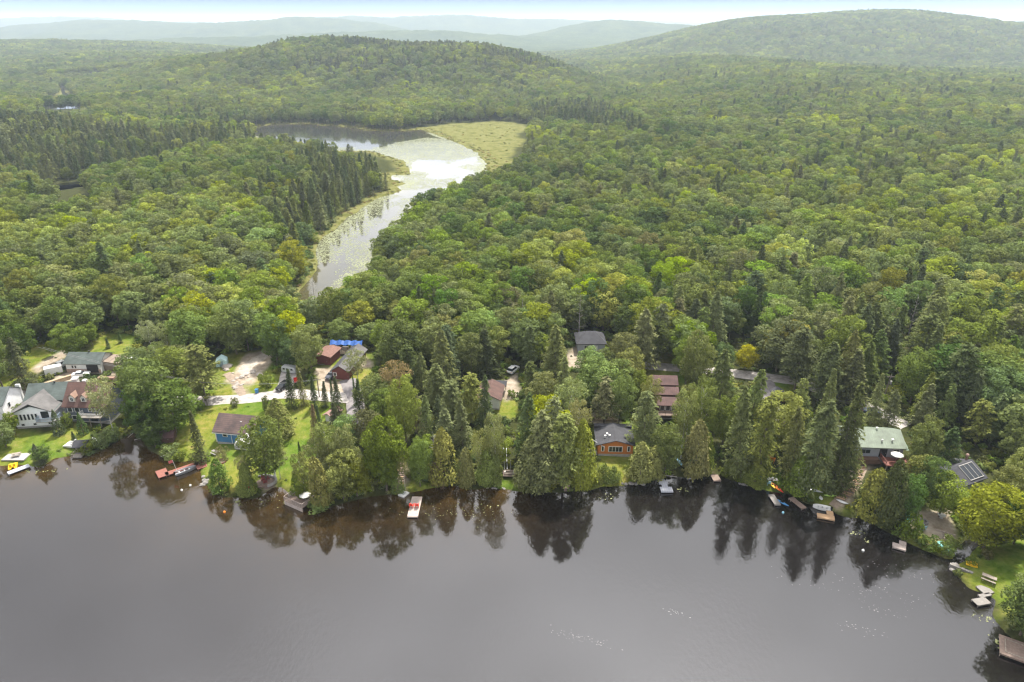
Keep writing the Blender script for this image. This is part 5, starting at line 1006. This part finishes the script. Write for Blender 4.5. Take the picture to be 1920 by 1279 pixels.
x, y = P(25, 876, 0); pedal('pedal_boat', 'yellow pedal boat floating beside the grey dock', (x, y, 0), R(30), YELP, 1.0); pedal('pedal_boat', 'white pedal boat pulled up on the lawn', gp(136, 836, .05), R(80), WHITEP, 1.25); pedal('pedal_boat', 'yellow double float toy on the lawn near the picnic table', gp(1822, 1060, .05), R(60), YELP, .72)
x, y = P(757, 928, 0); r = thing('swim_raft', 'small white plastic raft floating beside the pale dock', 'raft', (x, y, 0), R(-30)); MB().loft([[(-.8 * s, -.95 * s, z_), (.8 * s, -.95 * s, z_), (.8 * s, .95 * s, z_), (-.8 * s, .95 * s, z_)] for s, z_ in ((.9, -.05), (1, .12), (1, .35), (.9, .4))]).build('hull', WHITEP, r); MB().box((0, 0, .43), (.7, .9, .08)).build('seat_well', ALU, r)
for px_, py_, m_, lb in ((1618, 1033, WHITEP, 'white mooring buoy off the stepped pale dock'), (1468, 962, SKYP, 'pale blue buoy off the kayak dock'), (341, 920, WHITEP, 'white buoy out from the red dock'), (421, 961, ORAP, 'small orange buoy off the cedar point'), (357, 911, WHITEP, 'tiny white float near the fishing boat')):
    x, y = P(px_, py_, 0); tag(MB().ball((0, 0, .12), .26, 10).cyl((0, 0, .3), (0, 0, .46), .05, n=6).build('buoy', m_), lb, 'buoy', 'buoys on the lake').location = (x, y, 0)
# ------------------------------------------------------------------ seats, tables and garden things
def chair(name, label, loc, rz, m, group=None, s=1.0):
    r = thing(name, label, 'chair', loc, rz, group); r.scale = (s, s, s)
    MB().box((0, -.05, .38), (.58, .56, .06), rx=R(8)).build('seat', m, r); MB().box((0, .30, .72), (.56, .06, .78), rx=R(-20)).build('backrest', m, r)
    for x in (-.34, .34): MB().box((x, -.02, .58), (.13, .72, .04)).build('armrest', m, r); 
    for x in (-.31, .31):
        for y_ in (-.28, .26): MB().box((x, y_, .28), (.07, .07, .58)).build('leg', m, r)
    return r
x0, y0 = P(777, 951, .5)
chair('lounge_chair', 'red chair on the pale dock, the one with its back nearer the left rail', (x0 - .55, y0, .49), R(170), REDP, 'red chairs on the pale dock', 1.15); chair('lounge_chair', 'red chair on the pale dock beside the first, nearer the right rail', (x0 + .55, y0, .49), R(185), REDP, 'red chairs on the pale dock', 1.15)
for px_, py_, m_, lb in ((1430, 899, SKYP, 'pale blue chair highest above the kayaks'), (1438, 902, WHITEP, 'white chair between two pale blue ones'), (1441, 909, SKYP, 'pale blue chair nearest the water by the kayaks'), (1446, 901, WHITEP, 'white chair beside the small shore table')): chair('garden_chair', lb, gp(px_, py_), R(180), m_, 'chairs above the kayak dock', 1.05)
for px_, py_, rz_, lb in ((494, 902, 30, 'dark red chair on the round stone terrace, inner side'), (501, 900, 60, 'dark red chair beside the terrace wall'), (498, 907, 200, 'dark red chair nearest the terrace edge')): chair('garden_chair', lb, gp(px_, py_), R(rz_), MAT('dark_red_paint', (.22, .05, .04)), 'chairs on the stone terrace', 1.1)
for px_, py_, m_, lb in ((1439, 862, REDP, 'red chair in the grass under the pines'), (1447, 866, ORAP, 'orange-red chair beside the red one under the pines')): chair('garden_chair', lb, gp(px_, py_), R(150), m_, None, 1.5)
for k, (px_, py_) in enumerate(((1725, 990), (1731, 993))): chair('garden_chair', ('light blue lounge chair near the fire ring, inner one', 'light blue lounge chair near the fire ring, closer to the water')[k], gp(px_, py_), R(200), SKYP, 'blue lounge chairs near the fire ring', 1.1)
def picnic(label, loc, rz, m=WOOD, s=1.0):
    r = thing('picnic_table', label, 'picnic table', loc, rz); r.scale = (s, s, s); MB().box((0, 0, .75), (1.9, .75, .06)).build('table_top', m, r)
    for y_ in (-.68, .68): MB().box((0, y_, .44), (1.9, .28, .05)).build('bench', m, r)
    for x in (-.65, .65):
        for sg in (-1, 1): MB().cyl((x, sg * .75, 0), (x, sg * .2, .74), .045, n=4).build('leg', m, r)
        MB().box((x, 0, .41), (.07, 1.5, .09)).build('cross_beam', m, r)
picnic('pale wooden picnic table on the lawn at the lower right', gp(1853, 1088), R(-40), WOOD, 1.15); picnic('small grey picnic table below the blue house', gp(404, 851), R(-30), DECKG, .95); picnic('wooden picnic table on the pale patio by the grey dock', gp(32, 856, .2), R(20), WOOD, .9)
tag(MB().box((0, 0, 0), (5.2, 2.8, .3)).build('patio_slab', FOUND), 'pale concrete patio carrying a picnic table beside the water', 'patio').location = gp(31, 857, .02)
r = thing('deck_with_railing', 'wooden lakeside deck with white railings and a round parasol', 'deck', wp(563, 944, .0), R(-30)); MB().box((0, 0, .9), (5.2, 3.6, .16)).build('platform', DECKB, r); railing(MB(), [(-2.6, 1.8, 1), (-2.6, -1.8, 1), (2.6, -1.8, 1), (2.6, 1.8, 1)], 1.0, .14).build('railing', DECKP, r); MB().box((-2.6, 0, .3), (.1, 3.6, 1.2)).box((0, -1.8, .3), (5.2, .1, 1.2)).build('skirt', DECKP, r)
for sx in (-2.4, 2.4):
    for sy in (-1.6, 1.6): MB().cyl((sx, sy, -1.5), (sx, sy, .9), .09, n=6).build('post', WOOD, r)
b0 = P(574, 941, 1.0); r = thing('patio_parasol', 'pale grey parasol over the railed lakeside deck', 'parasol', (b0[0], b0[1], .98)); MB().cyl((0, 0, 0), (0, 0, 2.2), .03, n=6).build('pole', ALU, r); MB().loft([[(math.cos(a) * q_, math.sin(a) * q_, z_) for a in [2 * math.pi * i / 8 for i in range(8)]] for q_, z_ in ((1.25, 1.8), (1.2, 1.86), (.05, 2.25))]).build('canopy', CANV, r)
r = thing('swing_deck', 'dark timber landing with a white-armed swing bench at the shore', 'deck', gp(955, 893), R(0)); MB().box((0, .4, .5), (2.9, 2.4, .16)).build('platform', DECKB, r); railing(MB(), [(-1.4, 1.5, .55), (-1.4, -.7, .55), (1.4, -.7, .55), (1.4, 1.5, .55)], .8, .25).build('railing', WOOD, r); MB().box((0, -.2, .95), (1.7, .45, .07)).box((0, .05, 1.25), (1.7, .07, .5)).build('bench', WOOD, r)
for x in (-.95, .95): MB().box((x, -.15, 1.15), (.16, .5, .5)).build('armrest', WHITEP, r)
r = thing('hillside_lift_rails', 'two long steel rails running up the slope behind the swing deck', 'rails', gp(951, 884)); 
for x in (-.6, .0): MB().cyl((x, 0, .6), (x - .3, 7.5, 3.2), .05, n=5).build('rail', STEEL, r)
MB().cyl((.7, 0, .2), (.7, .3, 2.8), .05, n=5).build('post', STEEL, r)
def stone(c, s, m=STONE): return MB().ball((0, 0, 0), s, 8, .6, .5).build('stone', m)
r = thing('stone_terrace', 'semicircular stone terrace with low wall by the cedar point', 'terrace', gp(494, 905)); MB().prism([(math.cos(a) * 2.6, math.sin(a) * 1.9) for a in [2 * math.pi * i / 18 for i in range(18)]], -.4, .18).build('paving', DECKB, r); w = MB()
for i in range(16): a = -.9 + 3.0 * i / 15; w.box((math.cos(a) * 2.75, math.sin(a) * 2.05, .4), (.55, .4, .5), rz=a + 1.57)
w.build('low_wall', FOUND, r); MB().box((2.0, 1.9, .9), (.35, .35, 1.6)).build('pillar', WHITEP, r)
r = thing('garden_bench', 'small red bench at the tip of the cedar point', 'bench', gp(472, 920), R(5)); MB().box((0, 0, .42), (1.3, .42, .07)).build('seat', REDP, r); MB().box((0, .22, .7), (1.3, .07, .45)).build('backrest', REDP, r)
for x in (-.55, .55): MB().box((x, 0, .2), (.1, .4, .42)).build('leg', REDP, r)
r = thing('planter_frame', 'red timber garden bed below the blue house', 'garden bed', gp(411, 869), R(-40)); MB().box((-.9, 0, .2), (.12, 2.4, .4)).box((.9, 0, .2), (.12, 2.4, .4)).box((0, 1.2, .2), (1.9, .12, .4)).box((0, -1.2, .2), (1.9, .12, .4)).build('frame', DECKR, r); MB().box((0, 0, .15), (1.65, 2.2, .24)).build('soil_bed', SOIL, r)
r = thing('flagpole', 'slanted white flagpole with faded red flag on the red dock', 'flagpole', wp(333, 886, .5)); MB().cyl((0, 0, 0), (-.5, 0, 3.4), .045, .03, 6).build('pole', WHITEP, r); fv = [(-.48 - .16 * i - .02, .08 * math.sin(i), 3.3 - j * .7 - .04 * i) for i in range(7) for j in (0, 1)]; MB().add(fv, [(2 * i, 2 * i + 1, 2 * i + 3, 2 * i + 2) for i in range(6)]).build('flag', FLAGM, r)
r = thing('fire_ring', 'round stone fire ring on the bare ground', 'fire ring', gp(1731, 979)); w = MB()
for i in range(10): a = i * .628; w.box((math.cos(a) * .75, math.sin(a) * .75, .15), (.45, .3, .36), rz=a + 1.57)
w.build('stone_rim', STONE, r); MB().prism([(math.cos(a) * .6, math.sin(a) * .6) for a in [i * .628 for i in range(10)]], 0, .08).build('ash_bed', MAT('ash', (.12, .11, .11)), r)
def tarp(label, loc, rz, m, L, W, h_, cat='tarp'):
    n, k = 9, 6; vs = [(-L / 2 + L * i / n, -W / 2 + W * j / k, (h_ * (1 - abs(2 * j / k - 1) ** 1.6) + .08 * math.sin(3 * i + 2 * j)) * (.75 + .25 * math.sin(i * .9)) + .03) for i in range(n + 1) for j in range(k + 1)]
    o = MB().add(vs, [(i * (k + 1) + j, (i + 1) * (k + 1) + j, (i + 1) * (k + 1) + j + 1, i * (k + 1) + j + 1) for i in range(n) for j in range(k)]).build('covered_boat', m); o.location = loc; o.rotation_euler = (0, 0, rz); tag(o, label, cat)
tarp('teal tarp over a boat at the bushes edge of the clearing', gp(1691, 977), R(25), TEAL, 4.2, 2.0, .9); tarp('pale teal tarp cover near the creek mouth, the inner of two', gp(1764, 1024), R(60), MAT('pale_teal_tarp', (.20, .48, .46), .6, .3, 1), 2.2, 1.3, .4); tarp('pale teal tarp cover near the creek mouth, the outer of two', gp(1774, 1030), R(30), MAT('pale_teal_tarp', (.2, .48, .46)), 2.2, 1.4, .4)
r = thing('round_table', 'small white round table under the bright maple', 'table', gp(1764, 971)); MB().cyl((0, 0, .7), (0, 0, .76), .75, n=14).build('table_top', WHITEP, r); MB().cyl((0, 0, 0), (0, 0, .7), .08, n=8).cyl((0, 0, 0), (0, 0, .05), .35, n=10).build('leg', ALU, r)
r = thing('shore_table', 'grey square table beside the kayak chairs', 'table', gp(1452, 904)); MB().box((0, 0, .72), (1.2, .9, .06)).build('table_top', FOUND, r)
for sx in (-.5, .5):
    for sy in (-.35, .35): MB().box((sx, sy, .35), (.07, .07, .7)).build('leg', WOOD, r)
r = thing('retaining_wall', 'pale stone retaining wall at the creek mouth', 'wall', gp(1797, 1068), R(-42)); w = MB()
for i in range(6): w.box((i * .62 - 1.2, random.uniform(-.1, .1), .1), (.6, .5, .9 + random.uniform(-.1, .15)))
w.build('stonework', STONE, r)
r = thing('wood_stack', 'stack of split logs beside the creek bank', 'wood pile', gp(1772, 1012), R(60)); w = MB()
for i in range(22): w.cyl((random.uniform(-1.6, 1.6), -.4, .12 + .22 * (i % 4)), (random.uniform(-1.6, 1.6) * .2 + (i % 6 - 3) * .5, .4, .12 + .22 * (i % 4)), .12, n=6)
w.build('split_logs', WOOD, r); MB().box((1.9, 0, .4), (.15, 3.4, .2)).build('side_beam', DECKP, r)
# log steps down the slope of the green-roofed house
r = thing('log_steps', 'flight of timber steps climbing from shore to the green-roofed house', 'steps', gp(1595, 930))
pts = [(1572, 938), (1590, 926), (1600, 912), (1606, 898), (1612, 885), (1618, 872)]; b0 = r.location
for k in range(26):
    t = k / 25 * (len(pts) - 1); i = min(int(t), len(pts) - 2); f = t - i; px_ = pts[i][0] * (1 - f) + pts[i + 1][0] * f; py_ = pts[i][1] * (1 - f) + pts[i + 1][1] * f; q = gp(px_, py_, .22)
    MB().box((q[0] - b0[0], q[1] - b0[1], q[2] - b0[2]), (1.7, .2, .16), rz=R(-35 if k < 10 else -5)).build('step', DECKT if k % 3 else DECKB, r)
r = thing('stone_steps', 'timber and stone steps leading down to the pale dock', 'steps', gp(751, 895)); b0 = r.location
for k in range(12):
    q = gp(751 + (k % 2), 872 + k * 4, .2); MB().box((q[0] - b0[0], q[1] - b0[1], q[2] - b0[2]), (1.5, .22, .16), rz=random.uniform(-.1, .1)).build('step', DECKT if k % 3 == 0 else DECKB, r)
for px_, py_, L, rz_, lb in ((1255, 894, 3.2, -14, 'bare fallen log on the bank above the cross-shaped dock'), (262, 824, 2.4, 30, 'pale driftwood log in the cove'), (245, 818, 1.8, 80, 'short driftwood stick at the cove head')):
    o = MB().cyl((-L / 2, 0, .15), (L / 2, 0, .2), .13, .08, 7).cyl((L * .1, 0, .2), (L * .3, .5, .5), .05, .02, 5).build('fallen_log', DEADW); o.location = gp(px_, py_, .05); o.rotation_euler = (0, 0, R(rz_)); tag(o, lb, 'log')
# utility poles
def pole(label, px_, pb, pt, trafo=True, lean=0):
    x, y, z_ = G(px_, pb); b_ = (639.5 - pt) / FPX; h_ = CAMZ + y * (-sP + b_ * cP) / (cP + b_ * sP) - z_; h_ = min(h_, 12); r = thing('utility_pole', label, 'utility pole', (x, y, z_), 0, 'utility poles along the road')
    MB().cyl((0, 0, -.3), (lean, 0, h_), .16, .11, 8).build('pole', POLEM, r); MB().box((lean, 0, h_ - .6), (1.8, .12, .12)).build('crossarm', POLEM, r)
    if trafo: MB().cyl((lean + .32, -.1, h_ - 2.6), (lean + .32, -.1, h_ - 1.7), .24, n=10).build('transformer', FOUND, r)
    return Vector((x + lean, y, z_ + h_))
p1 = pole('utility pole with grey transformer beside the road by the big dark trees', 389, 760, 713); p2 = pole('slim utility pole between the spruces and the red barn', 599, 745, 708, False); p3 = pole('utility pole with transformer above the dark blue car', 1657, 745, 703, True, .5)
wr = thing('power_line', 'thin power line crossing above the gravel road', 'cable', (0, 0, 0))
for off in (-.7, .7):
    for a, b in ((p1, p2), (Vector((-128, 168, 13)), p1)):
        mb = MB(); pv = None
        for i in range(13): t = i / 12; q = a.lerp(b, t) + Vector((off, 0, -.6 - 4 * .9 * t * (1 - t))); pv is not None and mb.cyl(pv, q, .022, n=4, cap=False); pv = q
        mb.build('wire', MAT('wire', (.25,) * 3), wr)
# boulders of the clearing, shore stones
nb = 0
for (cx, cy_, n, sx, sy, s0, s1, m_, lb) in ((425, 688, 3, 9, 5, .7, 1.5, GRANITE, 'boulder at the upper edge of the rocky clearing'), (470, 702, 14, 30, 7, .3, .9, GRANITE, 'pale boulder strewn in the rocky clearing'), (443, 724, 10, 8, 9, .3, .7, GRANITE, 'pale rock beside the rocky track'), (384, 903, 9, 5, 10, .3, .7, STONE, 'grey stone at the cedar point'), (1790, 1062, 9, 9, 5, .3, .6, STONE, 'grey stone at the creek mouth'), (925, 916, 8, 22, 2, .2, .4, STONE, 'small stone on the bank by the swing deck'), (1190, 907, 10, 24, 2, .2, .5, STONE, 'small stone on the bank below the orange cabin'), (1395, 908, 8, 14, 3, .2, .45, STONE, 'small stone on the bank near the kayaks')):
    sp_ = sorted((cx + random.gauss(0, sx * .5), cy_ + random.gauss(0, sy * .5)) for _ in range(n))
    for k in range(n):
        px_, py_ = sp_[k]; o = stone(None, random.uniform(s0, s1), m_); o.name = 'boulder'; q = gp(px_, py_, .05); o.location = (q[0], q[1], max(q[2], 0)); o.rotation_euler = (0, 0, random.uniform(0, 6)); tag(o, lb + ', ' + place_words(k, n), 'rock', lb.replace('boulder', 'boulders').replace('rock ', 'rocks ').replace('stone ', 'stones '))
# dead trees
def dead(label, px_, pb, h_, n=16):
    x, y, z_ = G(px_, pb); r = thing('dead_tree', label, 'tree', (x, y, z_), random.uniform(0, 6)); MB().cyl((0, 0, 0), (.1, .1, h_), .16, .03, 7).build('trunk', DEADW, r); mb = MB()
    for k in range(n):
        z0 = h_ * (.25 + .7 * k / n); a = k * 2.4; L = (1 - k / n) * 1.9 + .5; mb.cyl((0, 0, z0), (math.cos(a) * L, math.sin(a) * L, z0 + L * .35), .04, .012, 4, False)
        mb.cyl((math.cos(a) * L * .5, math.sin(a) * L * .5, z0 + L * .17), (math.cos(a + .6) * L * .9, math.sin(a + .6) * L * .9, z0 + L * .5), .02, .008, 4, False)
    mb.build('bare_branches', DEADW, r)
dead('bare grey dead conifer leaning over the bank near the kayaks', 1388, 893, 8, 30); dead('bare pale dead tree at the edge of the stream below the marsh', 592, 575, 11, 24); dead('tall pale bare trunk above the dark hip-roofed house', 1085, 640, 15, 10); dead('grey bare-topped tree among the dark pines', 1490, 690, 14, 14); dead('grey dead spire behind the shore cedars', 818, 905, 13, 26)
for q in ((1262, 470, 15), (1100, 520, 14), (1560, 560, 16), (300, 480, 13), (860, 470, 14), (1700, 640, 15), (520, 590, 12), (980, 640, 14)):
    dead('bare pale trunk rising from the woods ' + {1262: 'high on the middle slope', 1100: 'up the slope behind the dark hip-roofed house', 1560: 'above the grey driveway', 300: 'on the left flat beyond the houses', 860: 'right of the stream', 1700: 'behind the green-roofed house', 520: 'at the near end of the stream', 980: 'just above the narrow brown roof'}[q[0]], q[0], q[1], q[2], 18)
FL = MAT('pale_flecks', (.13, .125, .13), .5, .1, 3)  # small pale flecks laid flat on the lake in loose clusters
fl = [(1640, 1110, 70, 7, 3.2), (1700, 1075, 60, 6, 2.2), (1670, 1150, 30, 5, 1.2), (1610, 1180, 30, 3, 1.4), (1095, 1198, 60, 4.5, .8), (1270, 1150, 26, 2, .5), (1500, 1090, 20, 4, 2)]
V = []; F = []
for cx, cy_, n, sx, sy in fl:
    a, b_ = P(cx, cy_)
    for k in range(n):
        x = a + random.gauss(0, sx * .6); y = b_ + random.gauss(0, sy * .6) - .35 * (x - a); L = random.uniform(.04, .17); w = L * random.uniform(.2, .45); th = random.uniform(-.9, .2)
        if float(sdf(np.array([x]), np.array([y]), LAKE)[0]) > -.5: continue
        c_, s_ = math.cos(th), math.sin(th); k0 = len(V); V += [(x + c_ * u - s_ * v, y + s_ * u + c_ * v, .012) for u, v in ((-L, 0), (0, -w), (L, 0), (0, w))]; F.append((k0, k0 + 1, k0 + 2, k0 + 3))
o = MB().add(V, F).build('water_flecks', FL); o['kind'] = 'stuff'; o['label'] = 'thin pale flecks strewn in streaks on the lake'; o['category'] = 'pale_flecks'
# ------------------------------------------------------------------ haze
m, nt, out = newmat('haze'); v = N(nt, 'ShaderNodeVolumePrincipled'); v.inputs['Color'].default_value = (.74, .87, 1, 1); v.inputs['Density'].default_value = .000125; v.inputs['Anisotropy'].default_value = .35
nt.links.new(v.outputs[0], out.inputs['Volume'])
top = float(Z.max()) + 12; hz = MB().box((0, 6000, (top - 4) / 2), (30000, 17000, top + 4)).build('haze', m); print('HAZE top', top); hz['kind'] = 'stuff'; hz['label'] = 'pale summer haze lying over the valley'
